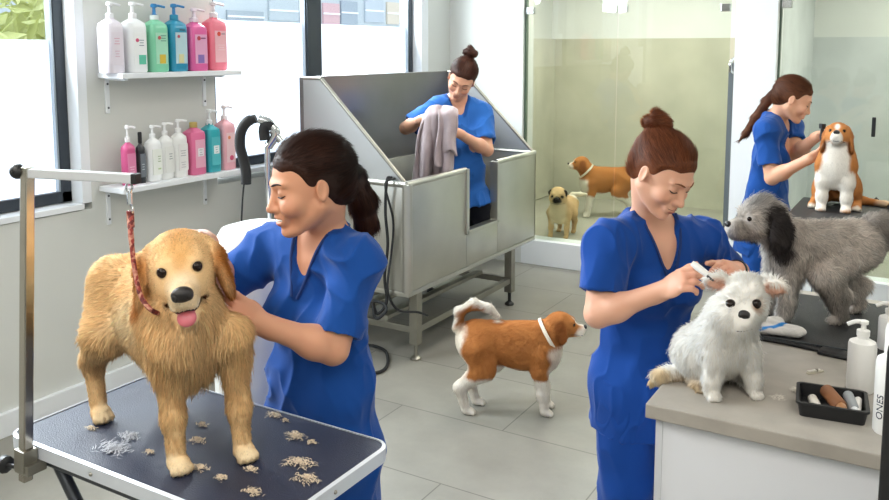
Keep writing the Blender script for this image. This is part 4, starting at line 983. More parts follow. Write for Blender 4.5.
# ---------------------------------------------------------------- golden retriever
def golden():
    fr = Fr((-1.695, 1.43, GZ), rot('Z', -20), .93); B = Body(fr)
    p = dict(fL=(.250, .104), fR=(.203, .056), ls=.84, hL=(-.12, .07), hR=(-.195, .115), rib_c=(.06, 0, .325), rib_r=(.18, .10, .135), rump_c=(-.13, 0, .345), rump_r=(.11, .10, .12), loin_c=(-.05, 0, .35), loin_r=(.17, .105, .115), chest_c=(.15, 0, .31), chest_r=(.095, .085, .125), wither=(.08, 0, .405), croup=(-.11, 0, .405), neck0=(.12, 0, .39), neck1=(.18, .0, .42), nr0=.095, nr1=.08, shz=.32)
    standing(B, p)
    hc = at(180.5, 268, 1.93)
    cd = np.array([0, 0, 0])-np.array([hc[0], hc[1], 0]); cd /= np.linalg.norm(cd)
    h = headf(hc-cd*.05, cd+np.array([0, 0, -.16]), roll=7, s=1.05)
    hp = dict(skull=(.085, .074, .064), ml=.118, mz=-.028, mw=.042, me=.029, open=True, ear_c=(.012, .090, -.032), ear_r=(.034, .015, .070), ear_tilt=10, eye=(.062, .0335, .014), er=.0135, nr=.021)
    B.fr = fr; B.cone((.14, 0, .38), fr.M.T @ (h.p((-.05, 0, -.05))-fr.o)/fr.s, .10, .062, k=.05)
    B.chain([(-.21, 0, .38), (-.25, .02, .32), (-.26, .03, .22), (-.25, .03, .16)], [.035, .04, .04, .02], .03)
    dog_head(B, h, hp)
    def paint(V, N_):
        P_ = Paint(V, '#f6cf9a', .012, 22)
        L = (V-fr.o) @ fr.M/fr.s
        P_.where(np.clip((.34-L[:, 2])*4, 0, .5), '#f0cd9a')
        P_.blob(fr.p((.26, 0, .42)), fr.p((.26, 0, .28)), .07, '#f0cd9c', .05).blob(fr.p((-.25, 0, .42)), fr.p((-.27, 0, .26)), .07, '#eed2a4', .05)
        P_.blob(fr.p((.05, -.11, .36)), fr.p((-.02, -.1, .33)), .05, '#f6dcb2', .05).blob(fr.p((.0, 0, .50)), fr.p((-.15, 0, .48)), .04, '#e6b878', .04)
        for n_ in ('fL', 'fR', 'hL', 'hR'):
            x, y = p[n_]; sg = 1 if n_[1] == 'L' else -1; P_.blob(fr.p((x+.02, y*sg, .02)), fr.p((x+.05, y*sg, .015)), .03, '#f0dab4', .03)
        P_.blob(h.p((.012, .095, 0)), h.p((.012, .10, -.08)), .035, '#bf7a38', .02, nz=.005).blob(h.p((.012, -.095, 0)), h.p((.012, -.10, -.08)), .035, '#c58444', .02, nz=.005)
        P_.blob(h.p((.04, 0, .05)), h.p((-.04, 0, .06)), .03, '#e5b679', .03).blob(h.p((.10, 0, -.02)), h.p((.13, 0, -.03)), .034, '#f0dcbc', .022, nz=.004)
        P_.blob(h.p((.12, .02, -.055)), h.p((.12, -.02, -.055)), .022, '#f4e8d2', .012, nz=.002).blob(h.p((.06, 0, -.095)), h.p((.105, 0, -.09)), .02, '#f2dfc0', .012, nz=.002)
        S(lambda s_: P_.blob(h.p((.066, .0335*s_, .014)), h.p((.066, .0335*s_, .014)), .0165, '#4a2a16', .006, nz=.001))
        P_.blob(h.p((.075, 0, .0)), h.p((.06, 0, .03)), .012, '#d99b58', .02, nz=.003)
        S(lambda s_: P_.blob(h.p((.05, .052*s_, -.052)), h.p((.11, .030*s_, -.068)), .006, '#57301f', .005, nz=.001))   # lips
        return P_
    def extra(t, B, V, N_):
        m = MB().sphere(h.p((.092, 0, -.066)), (.050, .024, .010), M=h.M @ rot('Y', 10), n=12); m.sphere(h.p((.126, 0, -.078)), (.022, .022, .013), M=h.M @ rot('Y', 45), n=10)
        m.build('tongue', M_tongue, t, smooth=True)
        MB().sphere(h.p((.080, 0, -.060)), (.050, .036, .016), M=h.M @ rot('Y', 8), n=10).build('mouth', mat('mouth_dark', '#3a1719', .5), t, smooth=True)
    def fur(V, N_, C):
        L = (V-fr.o) @ fr.M/fr.s; ln = np.full(len(V), .022)
        ln = np.where(L[:, 2] < .21, .016, ln); ln = np.where(L[:, 2] < .13, .010, ln); ln = np.where(L[:, 2] < .05, .006, ln)
        ln = ln+.018*zone(V, fr.p((.24, 0, .38)), fr.p((.20, 0, .25)), .08, .05)+.022*zone(V, fr.p((-.26, 0, .34)), fr.p((-.24, 0, .28)), .09, .05)
        ln = ln+.004*((L[:, 2] > .16) & (L[:, 2] < .3))
        hd = np.linalg.norm(V-h.o, axis=1); k = np.clip((hd-.105)/.06, 0, 1); ln = ln*k+.009*(1-k)
        ln = ln*(1-.78*zone(V, h.p((.06, 0, 0)), h.p((.14, 0, -.05)), .065, .03))
        ln = np.maximum(ln, .016*zone(V, h.p((0, .1, -.02)), h.p((0, .1, -.1)), .04, .02)); ln = np.maximum(ln, .016*zone(V, h.p((0, -.1, -.02)), h.p((0, -.1, -.1)), .04, .02))
        for s_ in (-1, 1): ln = ln*(1-zone(V, h.p((.072, .034*s_, .014)), h.p((.08, .034*s_, .014)), .018, .006))
        ln = ln*(1-zone(V, h.p((.03, 0, -.068)), h.p((.12, 0, -.078)), .028, .008))
        a = dict(n=80000, length=ln, width=.00095, flow=flow_std(V, fr, h), lift=.22, jit=.16, droop=.35, seed=3, shade=.13, curl=.22)
        b = dict(a); b['n'] = 22000; b['seed'] = 4; b['mask'] = (hd < .15).astype(float); b['curl'] = .05; b['lift'] = .12
        return [a, b]
    return finish_dog('golden_retriever', 'golden retriever standing on the grooming table with its mouth open', fr.o, B, h, hp, .0052, paint, fur, extra)

# ---------------------------------------------------------------- beagles (three)
def beagle_fur(fr, h, n, mul=1.0, seed=5):
    def fur(V, N_, C):
        ln = np.full(len(V), .0125*mul); ln = ln*(1-.5*zone(V, h.p((.04, 0, 0)), h.p((.13, 0, -.03)), .06, .04))
        L = (V-fr.o) @ fr.M/fr.s; ln = np.where(L[:, 2] < .06, .006, ln)
        for s_ in (-1, 1): ln = ln*(1-zone(V, h.p((.066, .032*s_, .008)), h.p((.08, .034*s_, .008)), .012, .005))
        return dict(n=n, length=ln, width=.0013, flow=flow_std(V, fr, h), lift=.10, jit=.12, droop=.1, seed=seed, shade=.08)
    return fur
BE = '#bb7a42'; BW = '#f0e8dc'
def beagle_paint(fr, h, p, saddle=None, collar=False):
    def paint(V, N_):
        P_ = Paint(V, BE, .008, 25); L = (V-fr.o) @ fr.M/fr.s
        P_.where(np.clip((.235-L[:, 2]+.02*vnoise(V, 18))/.02+.5, 0, 1), BW)                                     # legs
        P_.where(np.clip((L[:, 0]-.235+.015*vnoise(V, 20))/.025+.5, 0, 1)*np.clip((.42-L[:, 2])/.03+.5, 0, 1), BW)  # breast
        P_.where(np.clip((.275-L[:, 2]+.01*vnoise(V, 30))/.015+.5, 0, 1)*(np.abs(L[:, 1]) < .07), BW)
        P_.blob(fr.p((-.29, 0, .44)), fr.p((-.24, 0, .2)), .085, '#f1e6d6', .03)
        P_.where(np.clip(.4*vnoise(V, 6), 0, .35)*(L[:, 2] > .27), '#a56a34')
        P_.blob(fr.p((.19, -.1, .44)), fr.p((.2, -.11, .30)), .018, '#cf8a4c', .025, amt=.6)
        P_.blob(h.p((.05, 0, .03)), h.p((.16, 0, -.02)), .011, BW, .01, nz=.002).blob(h.p((.105, 0, -.045)), h.p((.14, 0, -.035)), .034, '#f2e8da', .014, nz=.003)
        S(lambda s_: P_.blob(h.p((-.01, .085*s_, 0)), h.p((-.005, .085*s_, -.085)), .034, '#96592b', .015, nz=.003))
        S(lambda s_: P_.blob(h.p((.066, .034*s_, .008)), h.p((.066, .034*s_, .008)), .010, '#3d2413', .005, nz=.0005))
        return P_
    return paint
def collar(t, a, r, ax, m, nm='collar', w=.010, thick=.004, ell_=1.0):
    A = axes(ax, np.array([0, 0, 1.])) ; V = []; n = 28
    m_ = MB()
    prof = [(r, -w), (r+thick, -w*.8), (r+thick, w*.8), (r, w)]
    VV = []; FF = []
    for i in range(n):
        q = 2*PI*i/n
        for rr_, ww in prof: VV.append(a+A @ np.array([ww, math.cos(q)*rr_, math.sin(q)*rr_*ell_]))
    for i in range(n):
        for j in range(4): FF.append((i*4+j, ((i+1) % n)*4+j, ((i+1) % n)*4+(j+1) % 4, i*4+(j+1) % 4))
    m_.add(VV, FF).build(nm, m, t, smooth=True)
M_collar = mat('cream_collar', '#e9dfcb', .6)
def beagle_stand(name, label, pos, heading, hd_local, hd_dir, tail, seed, n, s=1.0, vox=.006, over=None):
    fr = Fr(pos, rot('Z', heading), s); B = Body(fr)
    p = dict(fL=(.215, .06), fR=(.20, .065), hL=(-.17, .07), hR=(-.225, .07)); p.update(over or {})
    standing(B, p)
    h = Fr(fr.p(hd_local), fr.M @ axes(hd_dir, np.array([0, 0, 1.])), s*.98)
    hp = dict(skull=(.072, .060, .060), ml=.108, mz=-.026, mw=.036, me=.028, ear_c=(-.004, .072, -.045), ear_r=(.036, .012, .062), ear_tilt=8, er=.0095, nr=.015)
    B.cone(p.get('neck1', (.30, 0, .56)), np.array(hd_local)+np.array(hd_dir)*-.03, .075, .06, k=.04)
    B.chain(tail[0], tail[1], .02)
    dog_head(B, h, hp)
    pf = beagle_paint(fr, h, p)
    def paint(V, N_):
        P_ = pf(V, N_)
        tl = [fr.p(q) for q in tail[0]]
        for i in range(1, len(tl)-1):
            P_.blob(tl[i]+fr.d((-.022, 0, .018)), tl[i+1]+fr.d((0, 0, .02)), .026, '#f4ede2', .012, nz=.004, mask=(seg_d(V, tl[i], tl[i+1]) < .06))
        P_.blob(tl[-1], tl[-2]*.5+tl[-1]*.5, .035, '#f4ede2', .012)
        return P_
    def extra(t, B_, V, N_):
        a = np.array(p.get('col_c', (.272, 0, .50))); ax_ = fr.d(p.get('col_d', (.72, 0, .55)))
        collar(t, fr.p(a), p.get('col_r', .088)*s, ax_, M_collar, ell_=p.get('col_e', 1.08), w=.011*s)
    fl = beagle_fur(fr, h, n, 1.0, seed)
    def fur(V, N_, C):
        d = fl(V, N_, C); L = d['length']; a, b = tail[0][1], tail[0][-1]
        tz = np.min(np.stack([seg_d(V, fr.p(tail[0][i]), fr.p(tail[0][i+1])) for i in range(1, len(tail[0])-1)]), 0)
        d['length'] = np.where(tz < .05, .028, L); d['lift'] = .16; return d
    return finish_dog(name, label, fr.o, B, h, hp, vox, paint, fur, extra)
def all_beagles():
    beagle_stand('beagle', 'tan and white beagle standing on the open floor with its tail curled up', (-1.88, 3.83, 0), 27,
                 (.315, 0, .545), (1, -.06, -.02), ([(-.25, 0, .44), (-.30, 0, .52), (-.29, 0, .61), (-.21, 0, .655), (-.12, 0, .635), (-.06, 0, .585)], [.03, .026, .026, .028, .022, .010]), 11, 36000, s=.88,
                 over=dict(neck0=(.19, 0, .44), neck1=(.27, 0, .51), col_c=(.232, 0, .475), col_d=(.80, 0, .45), col_r=.098))
    beagle_stand('beagle', 'tan beagle standing behind the glass with a white collar, facing left', (-2.86, 8.07, KZ-.01), 208,
                 (.31, 0, .60), (1, .1, .0), ([(-.245, 0, .455), (-.31, 0, .50), (-.36, 0, .56), (-.38, 0, .62)], [.03, .025, .02, .012]), 12, 14000, s=.92, vox=.009,
                 over=dict(neck0=(.19, 0, .46), neck1=(.275, 0, .56), col_c=(.245, 0, .51), col_d=(.62, 0, .62), col_r=.092))
def beagle_sit():
    c = atz(833, 212, BZ)
    th_ = math.degrees(math.atan2(-c[1], -c[0]))-4
    fr = Fr((0, 0, 0), rot('Z', th_), .95); fr.o = c-fr.d((.12, 0, 0)); B = Body(fr)
    sitting(B, dict(neck1=(.075, 0, .42)))
    B.fr = fr; B.chain([(-.20, 0, .04), (-.22, .14, .025), (-.19, .26, .02), (-.12, .34, .018)], [.03, .024, .018, .010], .02)
    h = Fr(fr.p((.085, 0, .455)), fr.M @ axes((1, .02, .26), np.array([0, 0, 1.])), .98)
    hp = dict(skull=(.072, .060, .060), ml=.102, mz=-.026, mw=.036, me=.029, ear_c=(-.004, .072, -.047), ear_r=(.034, .012, .064), ear_tilt=10, er=.0095, nr=.015)
    dog_head(B, h, hp)
    def paint(V, N_):
        P_ = Paint(V, '#bf7f47', .007, 25); L = (V-fr.o) @ fr.M/fr.s
        P_.blob(fr.p((.14, 0, .36)), fr.p((.16, 0, .12)), .072, '#f2ece2', .02)
        for s_ in (-1, 1): P_.blob(fr.p((.11, .066*s_, .20)), fr.p((.12, .066*s_, .0)), .045, '#f2ece2', .015).blob(fr.p((.03, .118*s_, .0)), fr.p((.06, .118*s_, .0)), .03, '#efe4d4', .012)
        P_.blob(fr.p((-.20, .24, .02)), fr.p((-.12, .34, .018)), .03, '#e9d3b4', .03)
        P_.blob(h.p((.05, 0, .04)), h.p((.16, 0, -.01)), .012, '#f2ece2', .01, nz=.002).blob(h.p((.10, 0, -.045)), h.p((.14, 0, -.035)), .034, '#f2ece2', .014, nz=.003)
        S(lambda s_: P_.blob(h.p((-.01, .085*s_, 0)), h.p((-.005, .085*s_, -.085)), .034, '#a5683a', .015, nz=.003))
        S(lambda s_: P_.blob(h.p((.066, .034*s_, .008)), h.p((.066, .034*s_, .008)), .010, '#3d2413', .005, nz=.0005))
        return P_
    return finish_dog('beagle', 'tan and white beagle sitting on the black back table, muzzle held up by the groomer', fr.o, B, h, hp, .006, paint, beagle_fur(fr, h, 22000, 1.0, 8)), h, fr
# ---------------------------------------------------------------- pug
def pug():
    c = np.array([-2.925, 7.06, KZ-.01]); fr = Fr(c, rot('Z', -84), .69); B = Body(fr)
    p = dict(fL=(.19, .105), fR=(.20, .105), hL=(-.14, .10), hR=(-.14, .10), rib_c=(.08, 0, .34), rib_r=(.19, .145, .165), loin_c=(-.06, 0, .34), loin_r=(.17, .12, .13), rump_c=(-.14, 0, .35), rump_r=(.12, .12, .13), chest_c=(.18, 0, .33), chest_r=(.10, .125, .15), wither=(.12, 0, .42), croup=(-.14, 0, .41), neck0=(.17, 0, .42), neck1=(.23, 0, .50), nr0=.12, nr1=.11, shz=.32)
    standing(B, p)
    B.chain([(-.23, 0, .44), (-.27, .05, .50), (-.22, .16, .52), (-.18, .26, .53)], [.04, .035, .03, .018], .02)
    h = Fr(fr.p((.25, 0, .565)), fr.M @ rot('Z', 10) @ axes((1, 0, -.05), np.array([0, 0, 1.])), 1.0)
    hp = dict(skull=(.072, .076, .070), ml=.058, mz=-.026, mw=.040, me=.034, ear='pug', eye=(.055, .036, .005), er=.012, nr=.013, mk=.014)
    dog_head(B, h, hp)
    def paint(V, N_):
        P_ = Paint(V, '#d9b585', .005, 30)
        P_.blob(h.p((.06, 0, -.03)), h.p((.09, 0, -.03)), .040, '#231d1b', .014, nz=.003)
        S(lambda s_: P_.blob(h.p((.058, .036*s_, .005)), h.p((.058, .040*s_, .0)), .017, '#2b2320', .01, nz=.002))
        S(lambda s_: P_.blob(h.p((.012, .075*s_, .045)), h.p((.012, .08*s_, .02)), .024, '#2c2522', .008, nz=.002))
        P_.blob(fr.p((.27, 0, .42)), fr.p((.25, 0, .26)), .08, '#e9d2ac', .03).blob(fr.p((-.24, .08, .50)), fr.p((-.18, .26, .53)), .05, '#f0e6d3', .02)
        return P_
    def fur(V, N_, C): return dict(n=10000, length=np.full(len(V), .010), width=.0016, flow=flow_std(V, fr, h), lift=.12, jit=.15, droop=.1, seed=21, shade=.08)
    return finish_dog('pug', 'small fawn pug with a black face standing behind the glass beside the tub', fr.o, B, h, hp, .006, paint, fur)
# ---------------------------------------------------------------- grey curly dog
def grey_dog():
    z0 = CZ+.006
    fr = Fr((-.350, 3.335, z0), rot('Z', 213), .645); B = Body(fr)
    p = dict(fL=(.225, .075), fR=(.25, .075), hL=(-.02, .13), hR=(-.22, .06), rib_r=(.21, .125, .15), loin_r=(.19, .115, .125), rump_r=(.13, .12, .125), chest_c=(.22, 0, .38), chest_r=(.10, .105, .13), neck0=(.21, 0, .45), neck1=(.30, 0, .55), nr0=.115, nr1=.095, rump_c=(-.22, 0, .43))
    standing(B, p)
    B.chain([(-.27, 0, .47), (-.31, 0, .53), (-.335, 0, .53), (-.345, 0, .45)], [.045, .06, .07, .05], .03)
    for x, y in (p['fL'], (p['fR'][0], -p['fR'][1])): B.cone((x, y, .27), (x+.01, y, .05), .05, .036, k=.03)
    for x, y in (p['hL'], (p['hR'][0], -p['hR'][1])): B.cone((x+.06, y, .28), (x-.04, y, .06), .066, .036, k=.03)
    h = Fr(fr.p((.37, .0, .585)), fr.M @ axes((1, .12, -.08), np.array([0, 0, 1.])), .86)
    hp = dict(skull=(.09, .082, .082), ml=.118, mz=-.03, mw=.05, me=.040, ear_c=(-.035, .098, -.045), ear_r=(.046, .022, .085), ear_tilt=6, eye=(.072, .044, .012), er=.0115, nr=.0165)
    dog_head(B, h, hp)
    def paint(V, N_):
        P_ = Paint(V, '#e2d8cf', .012, 16); L = (V-fr.o) @ fr.M/fr.s
        P_.where(np.clip(.55*vnoise(V, 22), 0, .6), '#efe9e3').where(np.clip(.55*vnoise(V+3, 26), 0, .55), '#b9aea6')
        P_.blob(fr.p((.30, 0, .45)), fr.p((.26, 0, .28)), .075, '#e2ddd8', .04)
        for x, y in (p['fL'], (p['fR'][0], -p['fR'][1])): P_.blob(fr.p((x, y, .18)), fr.p((x+.03, y, 0)), .075, '#e0d9d2', .04)
        for x, y in (p['hL'], ): P_.blob(fr.p((x, y, .12)), fr.p((x+.0, y, 0)), .075, '#bbb3ab', .05)
        P_.blob(h.p((.02, 0, .06)), h.p((-.05, 0, .07)), .045, '#bdb8b4', .03).blob(h.p((.08, 0, -.02)), h.p((.14, 0, -.05)), .055, '#c4bbb2', .03)
        S(lambda s_: P_.blob(h.p((-.03, .10*s_, .02)), h.p((-.03, .105*s_, -.12)), .055, '#4c4645', .02, nz=.006))
        P_.blob(fr.p((-.34, 0, .52)), fr.p((-.36, 0, .44)), .07, '#a8a099', .03)
        return P_
    def fur(V, N_, C):
        ln = np.full(len(V), .027); L = (V-fr.o) @ fr.M/fr.s; ln = np.where(L[:, 2] < .05, .016, ln)
        ln = ln*(1-.45*zone(V, h.p((.06, 0, -.01)), h.p((.14, 0, -.04)), .06, .04))
        ln = ln+.012*zone(V, h.p((0, 0, .06)), h.p((-.04, 0, .07)), .06, .03)
        for s_ in (-1, 1): ln = ln*(1-.9*zone(V, h.p((.082, .044*s_, .012)), h.p((.10, .046*s_, .012)), .016, .006))
        ln = ln*(1-zone(V, h.p((.13, 0, -.015)), h.p((.17, 0, -.015)), .024, .006))
        return dict(n=52000, length=ln, width=.0011, flow=flow_std(V, fr, h), lift=.45, jit=.28, droop=.25, seed=31, shade=.20, curl=.75)
    return finish_dog('grey_dog', 'shaggy grey dog with dark ears standing on the black mat on the counter', fr.o, B, h, hp, .005, paint, fur)
# ---------------------------------------------------------------- small white dog
def white_dog():
    c = np.array([-.47, 2.425, CZ]); th_ = -53
    fr = Fr((0, 0, 0), rot('Z', th_), .64); fr.o = c-fr.d((.12, 0, 0))*.64
    B = Body(fr); sitting(B, dict(neck0=(.05, 0, .32), neck1=(.075, 0, .40), ly=.100))
    B.fr = fr; B.ell((.0, -.02, .20), (.12, .115, .15), k=.06); B.ell((-.11, -.06, .13), (.13, .13, .12), k=.06)
    B.cone((.09, .066, .22), (.112, .100, .04), .046, .030, k=.02).cone((.09, -.066, .22), (.112, -.100, .04), .046, .030, k=.02)
    tl = [np.array([-.615, 2.50, CZ+.03]), atz(672, 374, CZ+.016)*1.0, atz(660, 377, CZ+.012), at(651, 384, 2.48)]
    tl = [fr.M.T @ (q-fr.o)/fr.s for q in tl]
    B.chain(tl, [.045, .036, .034, .014], .02)
    hc = at(744.5, 302, 2.34); cd = -np.array([hc[0], hc[1], 0]); cd /= np.linalg.norm(cd)
    h = headf(hc-cd*.05, cd+np.array([0, 0, -.10]), roll=0, s=.80)
    hp = dict(skull=(.078, .076, .074), ml=.092, mz=-.034, mw=.046, me=.036, ear='side', eye=(.066, .036, .006), er=.020, nr=.0185, mk=.03)
    B.cone((.075, 0, .36), fr.M.T @ (h.p((-.02, 0, -.04))-fr.o)/fr.s, .10, .09, k=.05)
    dog_head(B, h, hp)
    def paint(V, N_):
        P_ = Paint(V, '#fffcf6', .008, 25)
        P_.where(np.clip(.35*vnoise(V, 14)-.1, 0, .3), '#e2d6c4')
        S(lambda s_: P_.blob(h.p((.012, .082*s_, .044)), h.p((.006, .114*s_, .044)), .017, '#e8b8a0', .010, nz=.002))
        S(lambda s_: P_.blob(h.p((.062, .040*s_, .006)), h.p((.075, .036*s_, -.004)), .016, '#a98361', .014, nz=.002))
        P_.blob(h.p((.09, 0, -.02)), h.p((.10, 0, -.05)), .016, '#d9c3a8', .02, nz=.002)
        P_.blob(tl_w[2], tl_w[3], .028, '#e6cfa6', .02).blob(fr.p((-.08, -.17, .0)), fr.p((.05, -.15, .02)), .03, '#cdb693', .03)
        return P_
    tl_w = [fr.p(q) for q in tl]
    def fur(V, N_, C):
        ln = np.full(len(V), .025); L = (V-fr.o) @ fr.M/fr.s; ln = np.where((L[:, 2] < .17) & (L[:, 0] > .05), .015, ln); ln = np.where(L[:, 2] < .035, .010, ln)
        ln = ln*(1-.45*zone(V, h.p((.05, 0, 0)), h.p((.11, 0, -.03)), .06, .03))
        for s_ in (-1, 1):
            ln = ln*(1-.92*zone(V, h.p((.068, .037*s_, .006)), h.p((.10, .037*s_, .006)), .018, .008))
            ln = ln*(1-.85*zone(V, h.p((.02, .084*s_, .044)), h.p((.02, .114*s_, .044)), .018, .008))
        ln = ln*(1-zone(V, h.p((.10, 0, -.018)), h.p((.14, 0, -.02)), .024, .006))
        return dict(n=52000, length=ln, width=.00095, flow=flow_std(V, fr, h), lift=.30, jit=.22, droop=.35, seed=41, shade=.07, curl=.45)
    return finish_dog('white_dog', 'small shaggy white dog sitting on the front corner of the counter', fr.o, B, h, hp, .0045, paint, fur)
golden(); all_beagles(); BSIT = beagle_sit(); pug(); grey_dog(); white_dog()
# ================================================================ PEOPLE
M_skin = mat('skin', rough=.48, attr=True, spec=.35, sss=.12)
M_scrub = mat('scrub_cloth', rough=.85, attr=True, spec=.2, bump=(900, .12), sheen=.15)
M_hairs = fur_mat('hair_strands', .5)
M_hairb = mat('hair_base', rough=.55, attr=True, spec=.3)
M_lash = mat('lash', '#2a1a14', .6)
M_teeth = mat('teeth', '#f4efe8', .3)
M_shoe = mat('shoe', '#e9eaec', .5)
def hand(B, w, d, n, side, s=1.0, curl=(20, 25, 20), spread=.10, thumb=35):
    """w wrist, d towards the fingers, n the way the palm faces, side +1/-1 for the thumb side of cross(d,n)"""
    d = np.array(d, float); d /= np.linalg.norm(d); n = np.array(n, float); n = n-d*(n @ d); n /= np.linalg.norm(n); t = np.cross(d, n)*side
    fr0 = B.fr; B.fr = Fr()
    w = np.array(w, float)
    M_ = np.stack([d, t, n], 1)
    B.cone(w-d*.03*s, w+d*.02*s, .026*s, .024*s, k=.015)
    B.ell(w+d*.050*s, (.052*s, .040*s, .0165*s), M=M_, k=.014)
    B.ell(w+d*.032*s+t*.020*s+n*.008*s, (.030*s, .018*s, .014*s), M=M_, k=.010)
    for j, (o_, L_) in enumerate(((.0285, .068), (.0095, .077), (-.0095, .071), (-.0275, .055))):
        c = curl[j] if isinstance(curl[0], (tuple, list)) else curl
        p_ = w+d*(.088-.004*abs(j-1.3))*s+t*o_*s; a = 0; pts = [w+d*.06*s+t*o_*.85*s, p_]
        dd = d+t*spread*(o_/.028); dd /= np.linalg.norm(dd)
        for q, fr_ in zip(c, (.44, .31, .25)):
            a += math.radians(q); v = dd*math.cos(a)+n*math.sin(a); p_ = p_+v*L_*fr_*s; pts.append(p_)
        B.chain(pts, [.0095*s, .0096*s, .0088*s, .0080*s, .0068*s], k=.003)
    ta = math.radians(thumb); v = d*math.cos(ta)+t*math.sin(ta)
    a0 = w+d*.024*s+t*.024*s+n*.006*s; a1 = a0+v*.036*s+n*.008*s; a2 = a1+(v*.8+d*.4)*.026*s+n*.010*s; a3 = a2+(v*.5+d*.7)*.020*s+n*.006*s
    B.chain([a0, a1, a2, a3], [.0135*s, .0112*s, .0100*s, .0080*s], k=.006)
    B.fr = fr0
def fold(V, N_, up, seed=0, amp=.006, anchors=()):
    """cloth creases: ridged noise, pulled along anchors"""
    A = V+seed*3.7
    q = np.stack([A[:, 0]*1.0, A[:, 1]*1.0, A[:, 2]*.55], 1)
    w = np.stack([vnoise(A, 5), vnoise(A+9, 5), vnoise(A+17, 5)], 1)*.08
    r1 = 1-np.abs(vnoise(q+w, 9)); r2 = 1-np.abs(vnoise(q[:, [1, 2, 0]]*[1, .7, 1]+w, 17))
    return V+N_*((r1**3-.4)*amp+(r2**3-.3)*amp*.45+vnoise(q, 5)*amp*.7)[:, None]
def woman(name, label, J, vox, skin, hairc, scrub, o):
    s = o.get('s', 1.0); hs = o.get('hs', 1.0)
    hd = J['hf']; H = Fr(J['hc'], J['hM'], hs)
    nb, pc = J['nb'], J['pc']; up = (nb-pc)/np.linalg.norm(nb-pc)
    lf = J['sL']-J['sR']; lf = lf-up*(lf @ up); lf /= np.linalg.norm(lf); fw = np.cross(lf, up)
    T_ = Fr(pc, np.stack([fw, lf, up], 1), s); th_ = np.linalg.norm(nb-pc)/s; sh = th_/.54
    B = Body(T_)
    tz = lambda z: z*sh
    def trunk(B, g=0):
        B.fr = T_
        B.ell((0, 0, .0), (.105, .158, .115), k=.05); B.ell((.0, 0, tz(.19)), (.088, .122, .13), k=.06); B.ell((.0, 0, tz(.34)), (.098, .135, .15), k=.06)
        S(lambda q: B.ell((.075, .066*q, tz(.335)), (.052, .058, .058), k=.03))
        B.fr = Fr(); B.cone(J['sL'], J['sR'], .052*s, .052*s, k=.06*s)
        S(lambda q: B.cone(nb+up*.005*s-fw*.01*s, J['sL'] if q > 0 else J['sR'], .050*s, .048*s, k=.035*s))
    trunk(B)
    B.fr = Fr()
    B.cone(nb-up*.02*s, H.p((-.030, 0, -.055)), .052*s, .046*hs, k=.022*s)
    for q in 'LR':
        B.chain([J['s'+q], J['e'+q], J['w'+q]], [.050*s, .040*s, .0265*s], k=.012*s)
        m_ = J['e'+q]*.72+J['w'+q]*.28; B.ell(m_, (.040*s,)*3, k=.03*s)
        hd_ = J['h'+q]; hand(B, J['w'+q], hd_[0], hd_[1], hd_[2], s*o.get('hands', 1.0), **hd_[3])
    LG = {}
    for q, sg in (('L', 1), ('R', -1)):
        hip = T_.p((0, .082*sg, -.04))
        if o.get('kneel'):
            kn = np.array([hip[0], hip[1], 0])+fw*np.array([1, 1, 0])*.02; kn[2] = o['kneel']+.055*s; an = kn-fw*np.array([1, 1, 0])*.40*s; an[2] = o['kneel']+.045*s; toe = an-fw*np.array([1, 1, 0])*.15*s; toe[2] = o['kneel']+.03
        else:
            kn = hip*np.array([1, 1, 0])+fw*np.array([1, 1, 0])*.025+np.array([0, 0, hip[2]*.54]); an = hip*np.array([1, 1, 0])+np.array([0, 0, .085]); toe = an+fw*np.array([1, 1, 0])*.15; toe[2] = .035
        LG[q] = (hip, kn, an, toe)
        B.chain([hip, kn, an], [.084*s, .056*s, .038*s], k=.02*s); B.cone(an-np.array([0, 0, .03 if not o.get('kneel') else 0]), toe, .036*s, .030*s, k=.02*s)
    # ---- head
    B.fr = H
    B.ell((-.012, 0, .032), (.094, .074, .080), k=.03); B.ell((.024, 0, -.022), (.070, .060, .084), k=.035)
    S(lambda q: B.cone((.002, .048*q, -.052), (.058, .019*q, -.098), .020, .015, k=.022))
    B.ell((.078, 0, -.102), (.020, .021, .017), k=.018)
    S(lambda q: B.ell((.067, .040*q, -.034), (.024, .022, .021), k=.022))
    S(lambda q: B.ell((.098, .033*q, .0), (.013, .018, .011), k=.016, op='-'))
    S(lambda q: B.cone((.089, .012*q, .019), (.076, .046*q, .020), .0065, .005, k=.016))
    S(lambda q: B.ell((.0775, .0325*q, -.001), (.0135, .0155, .0125), k=.004))
    B.cone((.088, 0, .005), (.108, 0, -.035), .0065, .0105, k=.012); B.ell((.1085, 0, -.0385), (.011, .0105, .009), k=.008)
    S(lambda q: B.ell((.097, .0125*q, -.041), (.010, .008, .0075), k=.006))
    B.ell((.088, 0, -.066), (.016, .027, .020), k=.014)
    sm = o.get('smile', 0)
    S(lambda q: B.cone((.1005, .004*q, -.0605), (.088, .024*q, -.0635+.006*sm), .0048, .0028, k=.004)); B.ell((.0975, 0, -.0745-.003*sm), (.0075, .017, .0058), k=.005)
    if sm:
        S(lambda q: B.ell((.072, .040*q, -.040), (.016, .014, .013), k=.016))
        B.ell((.098, 0, -.0680), (.014, .024, .0040), k=.002, op='-')
    for q in (-1, 1):
        Mx = rot('Z', 18*q) @ rot('Y', -12)
        B.ell((-.006, .076*q, -.010), (.017, .008, .030), M=Mx, k=.006); B.ell((-.003, .083*q, -.008), (.010, .005, .020), M=Mx, k=.004, op='-')
    B.fr = Fr()
    V, Q = B.mesh(vox, 1)
    base = np.array([pc[0], pc[1], o.get('kneel', 0.0)])
    t = thing(name, base, label, 'person')
    P_ = Paint(V, skin)
    lip = o.get('lip', '#b9605a')
